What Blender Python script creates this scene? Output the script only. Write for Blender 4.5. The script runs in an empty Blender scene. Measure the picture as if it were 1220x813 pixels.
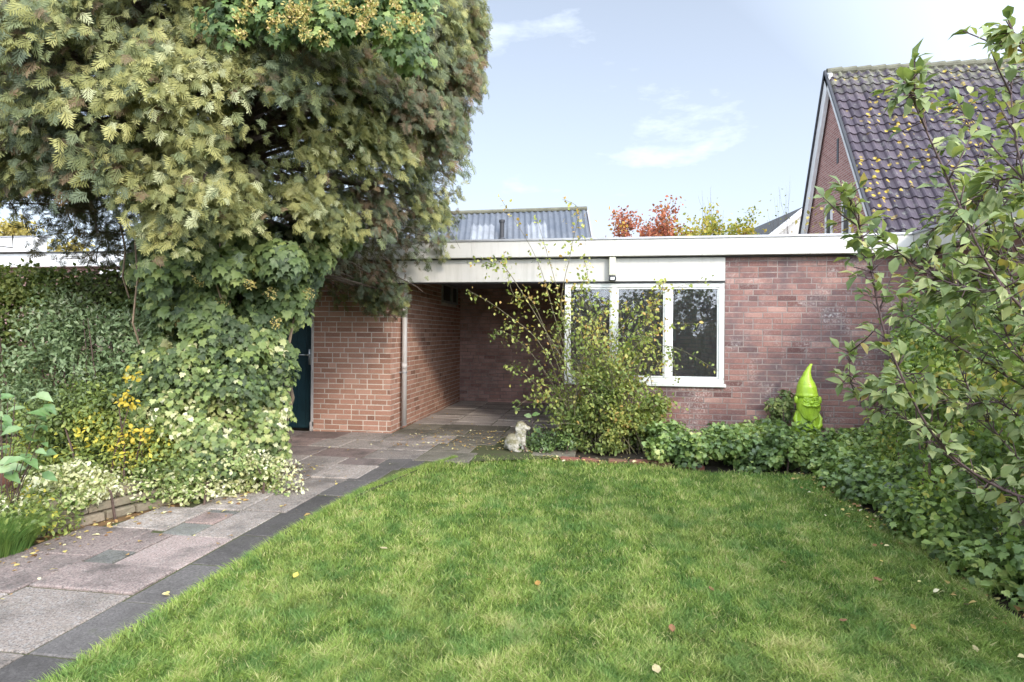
import bpy, math, random
import numpy as np
from mathutils import Vector, noise
rng = np.random.default_rng(7); random.seed(7)
R = math.radians
sc = bpy.context.scene
COL = sc.collection
# ---------------------------------------------------------------- camera frame
CAM = np.array([2.851, -7.654, 1.42]); TH = R(8.8)
RIGHT = np.array([math.cos(TH), math.sin(TH), 0.]); FWD = np.array([-math.sin(TH), math.cos(TH), 0.])
ROLL = R(.45)
def W(X, Y, Z):                       # metres right of / ahead of the viewpoint, height above ground
    p = CAM + RIGHT * X + FWD * Y; return np.array([p[0], p[1], Z])
def at(x, y, D):                      # a pixel of the photo at distance D
    u = x - 610; v = y - 397
    a = u * math.cos(ROLL) + v * math.sin(ROLL); b = -u * math.sin(ROLL) + v * math.cos(ROLL)
    return CAM + RIGHT * (a / 700 * D) + FWD * D + np.array([0, 0, -b / 700 * D])
def proj(P):                          # world -> photo pixel (used only to thin out leaves in the gaps of the crown)
    q = np.asarray(P) - CAM; Y = q @ FWD; return 610 + q @ RIGHT / Y * 700, 397 - q[..., 2] / Y * 700
# ---------------------------------------------------------------- objects
def meta(o, label=None, cat=None, group=None, kind=None):
    if label: o['label'] = label
    if cat: o['category'] = cat
    if group: o['group'] = group
    if kind: o['kind'] = kind
    return o
def empty(name, loc, label, cat, group=None, rz=0):
    o = bpy.data.objects.new(name, None); COL.objects.link(o); o.location = Vector(loc); o.rotation_euler = (0, 0, rz)
    o.empty_display_size = .1
    return meta(o, label, cat, group)
def rootloc(p):
    v = Vector((0, 0, 0))
    while p is not None: v += p.location; p = p.parent
    return np.array(v)
def mk(name, V, faces, mat, parent=None, attr=None, smooth=False, mats=None, midx=None):
    """V (n,3) in world metres; faces list of index tuples or int array (m,k)"""
    V = np.asarray(V, dtype=np.float64) - (rootloc(parent) if parent is not None else 0)
    me = bpy.data.meshes.new(name)
    if isinstance(faces, np.ndarray):
        m, k = faces.shape
        me.vertices.add(len(V)); me.vertices.foreach_set('co', V.astype(np.float32).ravel())
        me.loops.add(m * k); me.loops.foreach_set('vertex_index', faces.astype(np.int32).ravel())
        me.polygons.add(m); me.polygons.foreach_set('loop_start', np.arange(0, m * k, k, dtype=np.int32))
        me.update(calc_edges=True)
    else:
        me.from_pydata([tuple(v) for v in V], [], [tuple(f) for f in faces]); me.update()
    if attr is not None:
        a = me.attributes.new('lc', 'FLOAT', 'POINT'); a.data.foreach_set('value', np.asarray(attr, dtype=np.float32))
    if smooth: me.polygons.foreach_set('use_smooth', np.ones(len(me.polygons), dtype=bool))
    for m_ in (mats or [mat]): me.materials.append(m_)
    if midx is not None: me.polygons.foreach_set('material_index', np.asarray(midx, dtype=np.int32))
    o = bpy.data.objects.new(name, me); COL.objects.link(o)
    if parent is not None: o.parent = parent
    return o
class MB:
    def __init__(s): s.v = []; s.f = []; s.a = []; s.pc = []
    def add(s, V, F, a=.5):
        n = len(s.v); s.pc.append((n, n + len(V), len(s.f), len(s.f) + len(F))); s.v += [tuple(x) for x in V]; s.f += [tuple(i + n for i in f) for f in F]; s.a += [a] * len(V)
    def box(s, lo, hi, a=.5, ch=0.):
        (x0, y0, z0), (x1, y1, z1) = lo, hi
        if ch <= 0:
            s.add([(x0,y0,z0),(x1,y0,z0),(x1,y1,z0),(x0,y1,z0),(x0,y0,z1),(x1,y0,z1),(x1,y1,z1),(x0,y1,z1)],
                  [(0,3,2,1),(4,5,6,7),(0,1,5,4),(1,2,6,5),(2,3,7,6),(3,0,4,7)], a)
        else:
            c = ch; V = []
            for z, k in ((z0, c), (z0 + c, 0), (z1 - c, 0), (z1, c)):
                V += [(x0+k+c*0,y0+k,z),(x1-k,y0+k,z),(x1-k,y1-k,z),(x0+k,y1-k,z)]
            F = [(3,2,1,0),(12,13,14,15)]
            for L in range(3):
                for i in range(4):
                    j = (i+1) % 4; F.append((L*4+i, L*4+j, L*4+4+j, L*4+4+i))
            s.add(V, F, a)
    def obox(s, c, ax, ay, az, a=.5):       # oriented box, half-axes
        c, ax, ay, az = map(np.array, (c, ax, ay, az)); V = []
        for k in (-1, 1):
            for i, j in ((-1,-1),(1,-1),(1,1),(-1,1)): V.append(c + ax*i + ay*j + az*k)
        s.add(V, [(0,3,2,1),(4,5,6,7),(0,1,5,4),(1,2,6,5),(2,3,7,6),(3,0,4,7)], a)
    def tube(s, pts, rad, n=6, a=.5, cap=True):
        pts = [np.array(p, float) for p in pts]
        if np.isscalar(rad): rad = [rad] * len(pts)
        V = []; F = []; ref = np.array([.3, .2, .93])
        for i, p in enumerate(pts):
            t = pts[min(i+1, len(pts)-1)] - pts[max(i-1, 0)]; t /= np.linalg.norm(t) + 1e-9
            r = ref if abs(t @ ref) < .95 else np.array([1., 0, 0])
            u = np.cross(t, r); u /= np.linalg.norm(u); w = np.cross(t, u)
            for k in range(n):
                an = 2*math.pi*k/n; V.append(p + (u*math.cos(an) + w*math.sin(an)) * rad[i])
        for i in range(len(pts)-1):
            for k in range(n):
                F.append((i*n+k, i*n+(k+1) % n, (i+1)*n+(k+1) % n, (i+1)*n+k))
        if cap: F.append(tuple(range(n-1, -1, -1))); F.append(tuple((len(pts)-1)*n+k for k in range(n)))
        s.add(V, F, a)
    def build_each(s, name, mat, parent=None, smooth=False):
        for (v0, v1, f0, f1) in s.pc:
            mk(name, s.v[v0:v1], [tuple(i - v0 for i in f) for f in s.f[f0:f1]], mat, parent, s.a[v0:v1], smooth)
    def build(s, name, mat, parent=None, smooth=False):
        return mk(name, s.v, s.f, mat, parent, s.a, smooth)
# ---------------------------------------------------------------- materials
def nmat(name):
    m = bpy.data.materials.new(name); m.use_nodes = True; nt = m.node_tree; nt.nodes.clear()
    out = nt.nodes.new('ShaderNodeOutputMaterial'); return m, nt, out
def N(nt, t, **k):
    n = nt.nodes.new(t)
    for a, b in k.items():
        if a.startswith('i_'):
            n.inputs[a[2:].replace('_', ' ')].default_value = b
        else: setattr(n, a, b)
    return n
def ramp(nt, stops, src, interp='LINEAR'):
    r = nt.nodes.new('ShaderNodeValToRGB'); cr = r.color_ramp; cr.interpolation = interp
    while len(cr.elements) > 1: cr.elements.remove(cr.elements[-1])
    cr.elements[0].position = stops[0][0]; cr.elements[0].color = (*stops[0][1], 1)
    for p, c in stops[1:]:
        e = cr.elements.new(p); e.color = (*c, 1)
    nt.links.new(src, r.inputs[0]); return r.outputs[0]
def mixc(nt, a, b, f, mode='MIX'):
    n = nt.nodes.new('ShaderNodeMix'); n.data_type = 'RGBA'; n.blend_type = mode
    for s, v in ((n.inputs[0], f), (n.inputs[6], a), (n.inputs[7], b)):
        if isinstance(v, bpy.types.NodeSocket): nt.links.new(v, s)
        else: s.default_value = v if not isinstance(v, tuple) or len(v) == 4 else (*v, 1)
    return n.outputs[2]
def pos(nt): return nt.nodes.new('ShaderNodeNewGeometry').outputs['Position']
def noise_n(nt, scale, detail=4, rough=.6, vec=None):
    n = N(nt, 'ShaderNodeTexNoise'); n.inputs['Scale'].default_value = scale; n.inputs['Detail'].default_value = detail
    n.inputs['Roughness'].default_value = rough; nt.links.new(vec if vec is not None else pos(nt), n.inputs['Vector']); return n.outputs['Fac']
def mapr(nt, src, a, b, c=0., d=1.):
    n = N(nt, 'ShaderNodeMapRange'); n.inputs[1].default_value = a; n.inputs[2].default_value = b
    n.inputs[3].default_value = c; n.inputs[4].default_value = d; nt.links.new(src, n.inputs[0]); return n.outputs[0]
def bump(nt, src, strength=.3, dist=.01):
    b = N(nt, 'ShaderNodeBump'); b.inputs['Strength'].default_value = strength; b.inputs['Distance'].default_value = dist
    nt.links.new(src, b.inputs['Height']); return b.outputs[0]
def princ(nt, out, col, rough=.7, nrm=None, spec=.4, metal=0.):
    p = N(nt, 'ShaderNodeBsdfPrincipled'); p.inputs['Roughness'].default_value = rough
    p.inputs['Specular IOR Level'].default_value = spec; p.inputs['Metallic'].default_value = metal
    if isinstance(col, bpy.types.NodeSocket): nt.links.new(col, p.inputs['Base Color'])
    else: p.inputs['Base Color'].default_value = (*col, 1)
    if nrm is not None: nt.links.new(nrm, p.inputs['Normal'])
    nt.links.new(p.outputs[0], out.inputs[0]); return p
def attr(nt, name='lc'):
    a = nt.nodes.new('ShaderNodeAttribute'); a.attribute_name = name; return a.outputs['Fac']
def plain(name, col, rough=.6, dirt=.25, scale=6, spec=.4, metal=0., b=.15, dcol=None):
    m, nt, out = nmat(name)
    n = noise_n(nt, scale, 6, .65); n2 = noise_n(nt, scale*9, 3, .6)
    c = mixc(nt, col, dcol or tuple(x*(1-dirt*1.4) for x in col), mapr(nt, n, .35, .75))
    c = mixc(nt, c, tuple(x*(1-dirt) for x in col), mapr(nt, n2, .5, .8, 0, .6))
    princ(nt, out, c, rough, bump(nt, n2, b, .004), spec, metal); return m
def leafmat(name, stops, trans=.3, rough=.5, spec=.35, patch=.0, pscale=1.2, pcol=(.2,.2,.03)):
    m, nt, out = nmat(name)
    a = attr(nt); c = ramp(nt, stops, a)
    n = noise_n(nt, 35, 2, .5)
    c = mixc(nt, c, (.9, .95, .6, 1), mapr(nt, n, .3, .9, 0., .12), 'MIX')
    if patch: c = mixc(nt, c, pcol, mapr(nt, noise_n(nt, pscale, 3), .5, .68, 0, patch))
    p = N(nt, 'ShaderNodeBsdfPrincipled'); p.inputs['Roughness'].default_value = rough; p.inputs['Specular IOR Level'].default_value = spec
    t = N(nt, 'ShaderNodeBsdfTranslucent'); mx = N(nt, 'ShaderNodeMixShader'); mx.inputs[0].default_value = trans
    nt.links.new(c, p.inputs['Base Color'])
    c2 = mixc(nt, c, (1, 1, .45, 1), 1., 'MULTIPLY'); nt.links.new(c2, t.inputs['Color'])
    nt.links.new(p.outputs[0], mx.inputs[1]); nt.links.new(t.outputs[0], mx.inputs[2]); nt.links.new(mx.outputs[0], out.inputs[0])
    return m
def brickmat(name, reds, grime=0., gcol=(.09,.075,.075), white=0.):
    m, nt, out = nmat(name)
    c = ramp(nt, reds, attr(nt)); n = noise_n(nt, 60, 5, .7); n1 = noise_n(nt, 1.3, 6, .7); n3 = noise_n(nt, 9, 5, .7)
    c = mixc(nt, c, (.62, .5, .43, 1), mapr(nt, n, .5, .85, 0, .38))
    c = mixc(nt, c, (.12, .06, .05, 1), mapr(nt, n3, .55, .8, 0, .35))
    if grime:
        g = N(nt, 'ShaderNodeMath', operation='MULTIPLY'); nt.links.new(mapr(nt, n1, .44, .58), g.inputs[0]); nt.links.new(mapr(nt, n3, .25, .55, .3, 1), g.inputs[1])
        h = N(nt, 'ShaderNodeMath', operation='MULTIPLY'); h.inputs[1].default_value = grime; nt.links.new(g.outputs[0], h.inputs[0])
        c = mixc(nt, c, gcol, h.outputs[0])
    if white:
        g = N(nt, 'ShaderNodeMath', operation='MULTIPLY'); nt.links.new(mapr(nt, noise_n(nt, 2.1, 4), .5, .66), g.inputs[0]); nt.links.new(mapr(nt, noise_n(nt, 40, 4), .45, .7, 0, white), g.inputs[1])
        c = mixc(nt, c, (.6, .56, .53, 1), g.outputs[0])
    princ(nt, out, c, .9, bump(nt, n, .5, .003), .2); return m
M = {}
M['brick'] = brickmat('brick', [(0, (.23,.115,.08)), (.35, (.35,.185,.13)), (.7, (.40,.215,.155)), (1, (.47,.275,.205))], .0)
M['brick_old'] = brickmat('brick_old', [(0, (.13,.065,.06)), (.3, (.235,.12,.105)), (.75, (.295,.16,.135)), (1, (.38,.225,.19))], .9, (.13,.095,.10), .8)
M['brick_in'] = brickmat('brick_in', [(0, (.26,.14,.12)), (.4, (.39,.23,.20)), (1, (.48,.30,.26))], .5, (.10,.07,.07), .3)
M['brick_loose'] = brickmat('brick_loose', [(0, (.22,.075,.06)), (1, (.28,.10,.08))], .95, (.10,.09,.05))
M['mortar'] = plain('mortar', (.66,.58,.50), .95, .35, 8)
M['mortar_old'] = plain('mortar_old', (.33,.27,.25), .95, .45, 5)
M['cream'] = plain('cream_paint', (.55,.53,.50), .55, .10, 1.4, b=.03)
def creammat():
    m, nt, out = nmat('cream_paint'); mpn = N(nt, 'ShaderNodeMapping'); mpn.inputs['Scale'].default_value = (9, 9, .9); nt.links.new(pos(nt), mpn.inputs[0])
    st = mapr(nt, noise_n(nt, 1.6, 6, .7, mpn.outputs[0]), .5, .72, 0, .4); c = mixc(nt, (.56,.54,.51,1), (.36,.35,.30,1), st)
    c = mixc(nt, c, (.30,.31,.24,1), mapr(nt, noise_n(nt, 30, 5, .75), .6, .75, 0, .35)); c = mixc(nt, c, (.50,.49,.47,1), mapr(nt, attr(nt), 0, 1, 0, .5))
    princ(nt, out, c, .6, None, .3); return m
M['cream'] = creammat()
M['white_trim'] = plain('white_trim', (.80,.80,.80), .45, .14, 3, b=.03, dcol=(.62,.61,.58))
M['win_paint'] = plain('window_paint', (.74,.75,.74), .45, .2, 7, b=.06, dcol=(.55,.55,.50))
M['alu'] = plain('edge_metal', (.42,.42,.43), .45, .25, 5, metal=.5)
M['door'] = plain('door_paint', (.018,.05,.062), .4, .3, 3)
M['steel'] = plain('handle_steel', (.6,.6,.6), .3, .1, 9, metal=.9)
M['pvc'] = plain('grey_pvc', (.50,.47,.45), .45, .18, 3)
M['dark'] = plain('dark_plastic', (.03,.03,.035), .4, .2, 8)
M['lamp'] = plain('lamp_housing', (.56,.55,.44), .45, .15, 8)
M['roofing'] = plain('bitumen_roof', (.09,.09,.09), .95, .3, 5)
M['ceiling'] = plain('ceiling_board', (.22,.21,.22), .8, .3, 2)
M['soil'] = plain('soil', (.055,.042,.028), .97, .5, 5, b=.8)
M['bark'] = plain('bark', (.16,.12,.09), .95, .4, 14, b=.9)
M['twig'] = plain('twig', (.13,.085,.07), .8, .3, 20, b=.4)
M['twig_apple'] = plain('twig_apple', (.12,.075,.075), .6, .3, 25, b=.3)
M['rose_stem'] = plain('rose_stem', (.17,.15,.085), .7, .3, 20)
M['vine'] = plain('vine_stem', (.26,.19,.13), .9, .3, 20)
M['terracotta'] = plain('terracotta', (.22,.095,.065), .8, .35, 9)
M['stonewall'] = plain('garden_stone', (.25,.20,.145), .95, .4, 7, b=.7, dcol=(.16,.15,.10))
M['corr'] = plain('corrugated_sheet', (.085,.10,.125), .7, .35, 1.6, dcol=(.15,.16,.18))
M['skylight'] = plain('skylight_sheet', (.26,.275,.30), .4, .3, 3)
M['moss_trim'] = plain('mossy_ridge', (.17,.165,.12), .9, .35, 5)
M['pale_wall'] = plain('pale_render', (.50,.49,.48), .9, .1, 2)
M['redroof'] = plain('red_roof', (.22,.12,.09), .9, .3, 4)

def lawnsoil():
    m, nt, out = nmat('lawn_soil')
    c = ramp(nt, [(.3, (.05,.085,.016)), (.55, (.085,.14,.025)), (.75, (.15,.15,.05))], noise_n(nt, 3, 6, .7))
    princ(nt, out, c, .95, bump(nt, noise_n(nt, 40, 4), .8, .02), .1); return m
M['lawn'] = lawnsoil()
def groundmat():
    m, nt, out = nmat('ground')
    c = ramp(nt, [(.35, (.045,.035,.022)), (.55, (.08,.065,.035)), (.7, (.06,.09,.025))], noise_n(nt, 1.6, 7, .7))
    princ(nt, out, c, .97, bump(nt, noise_n(nt, 30, 5), .9, .02), .1); return m
M['ground'] = groundmat()
def slabmat(name, base, speck=(.5,.48,.46), moss=.25, dark=(.07,.065,.06)):
    m, nt, out = nmat(name)
    v = N(nt, 'ShaderNodeTexVoronoi'); v.inputs['Scale'].default_value = 75; nt.links.new(pos(nt), v.inputs['Vector'])
    sp = ramp(nt, [(.0, (0,0,0)), (.55, (.2,.2,.2)), (.85, (1,1,1))], v.outputs['Color'])
    c = mixc(nt, base, speck, mapr(nt, sp, 0, 1, 0, .55))
    c = mixc(nt, c, dark, mapr(nt, noise_n(nt, 95, 3, .75), .46, .66, 0, .85))
    c = mixc(nt, c, dark, mapr(nt, noise_n(nt, 2.9, 8, .75), .47, .68, 0, .75))
    c = mixc(nt, c, (.07,.085,.03,1), mapr(nt, noise_n(nt, 5, 6, .75), .55, .75, 0, moss))
    a = attr(nt); c = mixc(nt, c, (.8,.8,.8,1), 0.)
    mul = N(nt, 'ShaderNodeMix', data_type='RGBA', blend_type='MULTIPLY'); mul.inputs[0].default_value = 1
    g = N(nt, 'ShaderNodeCombineColor'); mr = mapr(nt, a, 0, 1, .7, 1.2)
    for i in range(3): nt.links.new(mr, g.inputs[i])
    nt.links.new(c, mul.inputs[6]); nt.links.new(g.outputs[0], mul.inputs[7])
    princ(nt, out, mul.outputs[2], .85, bump(nt, noise_n(nt, 160, 3), .5, .004), .3); return m
M['slab_grey'] = slabmat('slab_grey', (.37,.305,.26))
M['slab_mauve'] = slabmat('slab_mauve', (.34,.26,.235), (.46,.40,.36), .2)
M['slab_red'] = slabmat('slab_red', (.30,.215,.19), (.42,.32,.28), .2)
M['slab_dark'] = slabmat('slab_dark', (.20,.195,.17), (.2,.2,.2), .3)
M['slab_border'] = slabmat('slab_border', (.115,.105,.10), (.18,.165,.155), .4, (.06,.055,.05))
M['slab_moss'] = slabmat('slab_moss', (.20,.175,.14), (.28,.25,.21), .7, (.05,.05,.03))
M['slab_port'] = slabmat('slab_carport', (.54,.47,.42), (.52,.47,.43), .05, (.2,.17,.15))
M['joint'] = plain('joint_soil', (.075,.07,.035), .97, .5, 14, b=.6, dcol=(.06,.085,.02))
M['rust_soil'] = plain('soil_ochre', (.23,.13,.055), .97, .5, 11, b=.7, dcol=(.09,.06,.03))

def tilemat():
    m, nt, out = nmat('roof_tile')
    c = ramp(nt, [(0, (.036,.028,.038)), (.5, (.06,.047,.062)), (1, (.095,.074,.09))], attr(nt))
    v = N(nt, 'ShaderNodeTexVoronoi'); v.inputs['Scale'].default_value = 5.5; nt.links.new(pos(nt), v.inputs['Vector'])
    n = noise_n(nt, .75, 4, .6); d = mapr(nt, v.outputs['Distance'], .22, .31, 1, 0)
    g = N(nt, 'ShaderNodeMath', operation='MULTIPLY'); nt.links.new(d, g.inputs[0]); nt.links.new(mapr(nt, n, .5, .58), g.inputs[1])
    c = mixc(nt, c, (.42,.30,.04,1), g.outputs[0])
    c = mixc(nt, c, (.3,.32,.27,1), mapr(nt, noise_n(nt, 7, 5, .7), .55, .75, 0, .5))
    # the top rows carry grey-green lichen
    sx = N(nt, 'ShaderNodeSeparateXYZ'); nt.links.new(pos(nt), sx.inputs[0])
    g2 = N(nt, 'ShaderNodeMath', operation='MULTIPLY'); nt.links.new(mapr(nt, sx.outputs[2], 7.6, 8.5), g2.inputs[0]); nt.links.new(mapr(nt, noise_n(nt, 6, 4), .42, .6, 0, .45), g2.inputs[1])
    c = mixc(nt, c, (.34,.35,.2,1), g2.outputs[0])
    princ(nt, out, c, .65, None, .3); return m
M['tile'] = tilemat()
def glass(name, tint=.75, dust=.1):
    m, nt, out = nmat(name)
    tr = N(nt, 'ShaderNodeBsdfTransparent'); tr.inputs[0].default_value = (tint, tint*1.02, tint*1.05, 1)
    gl = N(nt, 'ShaderNodeBsdfGlossy'); gl.inputs['Roughness'].default_value = .015; gl.inputs[0].default_value = (1,1,1,1)
    df = N(nt, 'ShaderNodeBsdfDiffuse'); df.inputs[0].default_value = (.5,.52,.55,1)
    fr = N(nt, 'ShaderNodeFresnel'); fr.inputs[0].default_value = 1.6
    m1 = N(nt, 'ShaderNodeMixShader'); nt.links.new(fr.outputs[0], m1.inputs[0]); nt.links.new(tr.outputs[0], m1.inputs[1]); nt.links.new(gl.outputs[0], m1.inputs[2])
    m2 = N(nt, 'ShaderNodeMixShader'); nt.links.new(mapr(nt, noise_n(nt, 90, 4, .8), .45, .75, dust*.4, dust*2.5), m2.inputs[0])
    nt.links.new(m1.outputs[0], m2.inputs[1]); nt.links.new(df.outputs[0], m2.inputs[2]); nt.links.new(m2.outputs[0], out.inputs[0]); return m
M['glass'] = glass('window_glass', .85, .04)

# ---------------------------------------------------------------- leaves
def tpl_oval(w=.5, curl=.12):
    V = [(0,0,0),(w*.42,.28,.06),(w*.5,.6,.05),(0,1,-curl),(-w*.5,.6,.05),(-w*.42,.28,.06),(0,.5,0)]
    F = [(0,1,6),(1,2,6),(2,3,6),(3,4,6),(4,5,6),(5,0,6)]; return np.array(V), np.array(F)
def tpl_ivy():
    P = [(0,0,0),(.30,-.12,-.05),(.55,.15,-.08),(.34,.38,.02),(.42,.62,-.05),(.16,.66,.02),(0,1,-.1),(-.16,.66,.02),(-.42,.62,-.05),(-.34,.38,.02),(-.55,.15,-.08),(-.30,-.12,-.05),(0,.4,.05)]
    F = [(i, (i+1) % 12, 12) for i in range(12)]; return np.array(P), np.array(F)
def tpl_small():
    return np.array([(0,0,0),(.32,.45,.07),(0,1,-.05),(-.32,.45,.07)]), np.array([(0,1,2),(0,2,3)])
def tpl_spray():
    V = []; F = []
    def strip(a, b, w0):
        a = np.array(a, float); b = np.array(b, float); t = b - a; n = np.array([t[1], -t[0], 0]); n /= np.linalg.norm(n)
        k = len(V); m = a*.4+b*.6; V.extend([a, m + n*w0*1.25, b, m - n*w0*1.25]); F.extend([(k, k+1, k+2), (k, k+2, k+3)])
    strip((0,0,0), (0,1,-.25), .04)
    for i in range(6):
        y = .04 + i*.15; l = .52 - .05*i; zz = -.25*y*y
        for s in (-1, 1):
            q = random.uniform(.85,1.15); strip((0, y, zz), (s*l*.72*q, y + l*.8*q, zz - .2*l - .16*random.random()), .036)
            if i < 3: strip((s*l*.33, y+l*.36, zz-.05), (s*l*1.0, y + l*.42, zz-.12-.1*random.random()), .03)
    return np.array(V), np.array(F)
T_OV = tpl_oval(); T_OVN = tpl_oval(.4, .2); T_OVW = tpl_oval(.62, .15); T_IVY = tpl_ivy(); T_SM = tpl_small(); T_SP = tpl_spray()
def unit(a): return a / (np.linalg.norm(a, axis=-1, keepdims=True) + 1e-9)
def leaves(name, mat, parent, P, Fd, Nr, size, tpl, lc):
    P = np.asarray(P); n = len(P); Fd = unit(Fd); Sd = unit(np.cross(Fd, Nr)); Up = np.cross(Sd, Fd)
    TV, TF = tpl; size = np.broadcast_to(size, (n,))
    V = P[:,None,:] + size[:,None,None]*(TV[None,:,0,None]*Sd[:,None,:] + TV[None,:,1,None]*Fd[:,None,:] + TV[None,:,2,None]*Up[:,None,:])
    F = TF[None] + (np.arange(n)*len(TV))[:,None,None]
    return mk(name, V.reshape(-1,3), F.reshape(-1, 3), mat, parent, np.repeat(np.clip(lc, 0, 1), len(TV)))
def rdir(n): return unit(rng.normal(size=(n,3)))
def shell(n, c, r, inner=.25, zmin=None):
    """points in the outer part of an ellipsoid, with outward normals"""
    d = rdir(n); q = 1 - np.abs(rng.normal(size=(n,1)))*inner; q = np.clip(q, .1, 1.1)
    r = np.array(r); P = np.array(c) + d*r*q; Nn = unit(d/r)
    if zmin is not None: k = P[:,2] > zmin; P, Nn = P[k], Nn[k]
    return P, Nn
def nz(P, s, seed=0):
    return np.array([noise.noise(Vector((p[0]*s+seed, p[1]*s, p[2]*s))) for p in P])
UP = np.array([0,0,1.])
def orient(Nn, droop=.6, rnd=.6, up=.3):
    n = len(Nn); Nr = unit(Nn + UP*up + rdir(n)*rnd*.6); Fd = unit(rdir(n)*rnd + Nn*.35 - UP*droop); return Fd, Nr

# ---------------------------------------------------------------- world, sun, camera
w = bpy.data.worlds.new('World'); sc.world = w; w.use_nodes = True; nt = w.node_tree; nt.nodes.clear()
SUN_EL, SUN_AZ = R(29), R(36)          # azimuth measured from -Y towards +X (behind the camera, to the right)
sd = np.array([math.sin(SUN_AZ)*math.cos(SUN_EL), -math.cos(SUN_AZ)*math.cos(SUN_EL), math.sin(SUN_EL)])
sky = N(nt, 'ShaderNodeTexSky'); sky.sky_type = 'NISHITA'; sky.sun_disc = False; sky.sun_elevation = SUN_EL
sky.sun_rotation = math.atan2(sd[0], sd[1]); sky.air_density = 1.0; sky.dust_density = 1.6; sky.ozone_density = 1.5
tc = N(nt, 'ShaderNodeTexCoord'); mp = N(nt, 'ShaderNodeMapping'); mp.inputs['Scale'].default_value = (1.5, 2.2, 4.6); mp.inputs['Rotation'].default_value = (R(8), R(-14), 0)
nt.links.new(tc.outputs['Generated'], mp.inputs[0])
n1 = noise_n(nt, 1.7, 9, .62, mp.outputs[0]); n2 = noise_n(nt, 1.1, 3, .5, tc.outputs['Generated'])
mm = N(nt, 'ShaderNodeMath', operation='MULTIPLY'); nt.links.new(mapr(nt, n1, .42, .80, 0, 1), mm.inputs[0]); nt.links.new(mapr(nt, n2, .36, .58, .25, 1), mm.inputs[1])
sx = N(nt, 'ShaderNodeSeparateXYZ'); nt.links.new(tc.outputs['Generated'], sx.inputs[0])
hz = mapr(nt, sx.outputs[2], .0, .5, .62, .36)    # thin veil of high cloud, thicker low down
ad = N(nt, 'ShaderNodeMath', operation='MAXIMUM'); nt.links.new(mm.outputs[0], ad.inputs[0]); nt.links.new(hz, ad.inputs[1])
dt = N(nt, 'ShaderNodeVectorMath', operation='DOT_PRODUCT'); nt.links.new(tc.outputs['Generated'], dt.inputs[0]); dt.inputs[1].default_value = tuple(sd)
fill_glow = mapr(nt, dt.outputs['Value'], -.3, .95, 1.0, 7.0)      # veil brightened towards the sun, unseen behind the viewpoint, added as frontal fill
vs = N(nt, 'ShaderNodeVectorMath', operation='SCALE'); vs.inputs[0].default_value = (9.1, 10.0, 11.4); nt.links.new(fill_glow, vs.inputs['Scale'])
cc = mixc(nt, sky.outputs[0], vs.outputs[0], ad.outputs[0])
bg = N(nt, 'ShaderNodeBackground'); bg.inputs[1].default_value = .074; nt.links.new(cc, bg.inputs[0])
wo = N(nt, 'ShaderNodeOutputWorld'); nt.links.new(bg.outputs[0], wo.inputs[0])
L = bpy.data.lights.new('sun', 'SUN'); L.energy = 1.35; L.angle = R(7); L.color = (1, .90, .76)
lo = bpy.data.objects.new('sun', L); COL.objects.link(lo); lo.rotation_euler = Vector(sd).to_track_quat('Z', 'Y').to_euler(); lo.location = (0, 0, 20)
cd = bpy.data.cameras.new('camera'); cam = bpy.data.objects.new('camera', cd); COL.objects.link(cam); sc.camera = cam
cd.sensor_width = 36; cd.lens = 36*700/1220; cd.shift_y = -9.5/1220; cd.clip_end = 2000; cd.clip_start = .05
from mathutils import Matrix
cam.matrix_world = Matrix.Translation(Vector(CAM)) @ Matrix.Rotation(TH, 4, 'Z') @ Matrix.Rotation(R(90), 4, 'X') @ Matrix.Rotation(ROLL, 4, 'Z')
sc.render.engine = 'CYCLES'; sc.view_settings.view_transform = 'Standard'; sc.view_settings.look = 'None'
sc.view_settings.exposure = 1.0; sc.view_settings.gamma = 1
sc.cycles.max_bounces = 6; sc.cycles.transparent_max_bounces = 8; sc.cycles.diffuse_bounces = 4

# ---------------------------------------------------------------- ground
def sheet(name, poly, z, mat, kind='structure'):
    o = mk(name, [(x, y, z) for x, y in poly], [tuple(range(len(poly)))], mat); meta(o, kind=kind); return o
G = 300
sheet('ground', [(-G,-G),(G,-G),(G,G),(-G,G)], -.05, M['ground'])
LAWN = [(.73,-12),(.73,-7),(.73,-5.6),(.73,-5),(.73,-3.7),(.79,-2.8),(.98,-2.0),(1.25,-1.35),(1.55,-1.12),(2.1,-.98),(2.7,-1.16),(3.4,-1.22),(4.0,-1.42),(4.6,-1.35),(4.95,-1.4),(4.95,-2.3),(4.92,-3.5),(4.88,-4.3),(4.9,-7),(4.9,-12)]
def inpoly(P, poly):
    x, y = P[:,0], P[:,1]; c = np.zeros(len(P), bool); j = len(poly)-1
    for i in range(len(poly)):
        xi, yi = poly[i]; xj, yj = poly[j]
        k = ((yi > y) != (yj > y)) & (x < (xj-xi)*(y-yi)/(yj-yi+1e-12)+xi); c ^= k; j = i
    return c
o = sheet('lawn', LAWN, .012, M['lawn'])
# soil beds a little above the ground sheet
sheet('flower_bed', [(1.2,-1.2),(2.1,-.98),(3.4,-1.22),(4.0,-1.42),(4.95,-1.4),(4.92,-3.5),(4.9,-12),(9,-12),(9,-.01),(2.35,-.01),(1.5,-.8)], -.004, M['soil'])
sheet('soil_bed', [(-1.0,-12),(-.75,-3.9),(-.3,-2.9),(-.5,-1.5),(-1.6,-.2),(-1.7,0),(-9,0),(-9,-12)], .02, M['soil'])
sheet('soil_strip', [(-1.2,-12),(-.45,-12),(-.40,-3.4),(-.15,-2.7),(-.9,-2.7),(-1.0,-4)], .03, M['rust_soil'])
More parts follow.
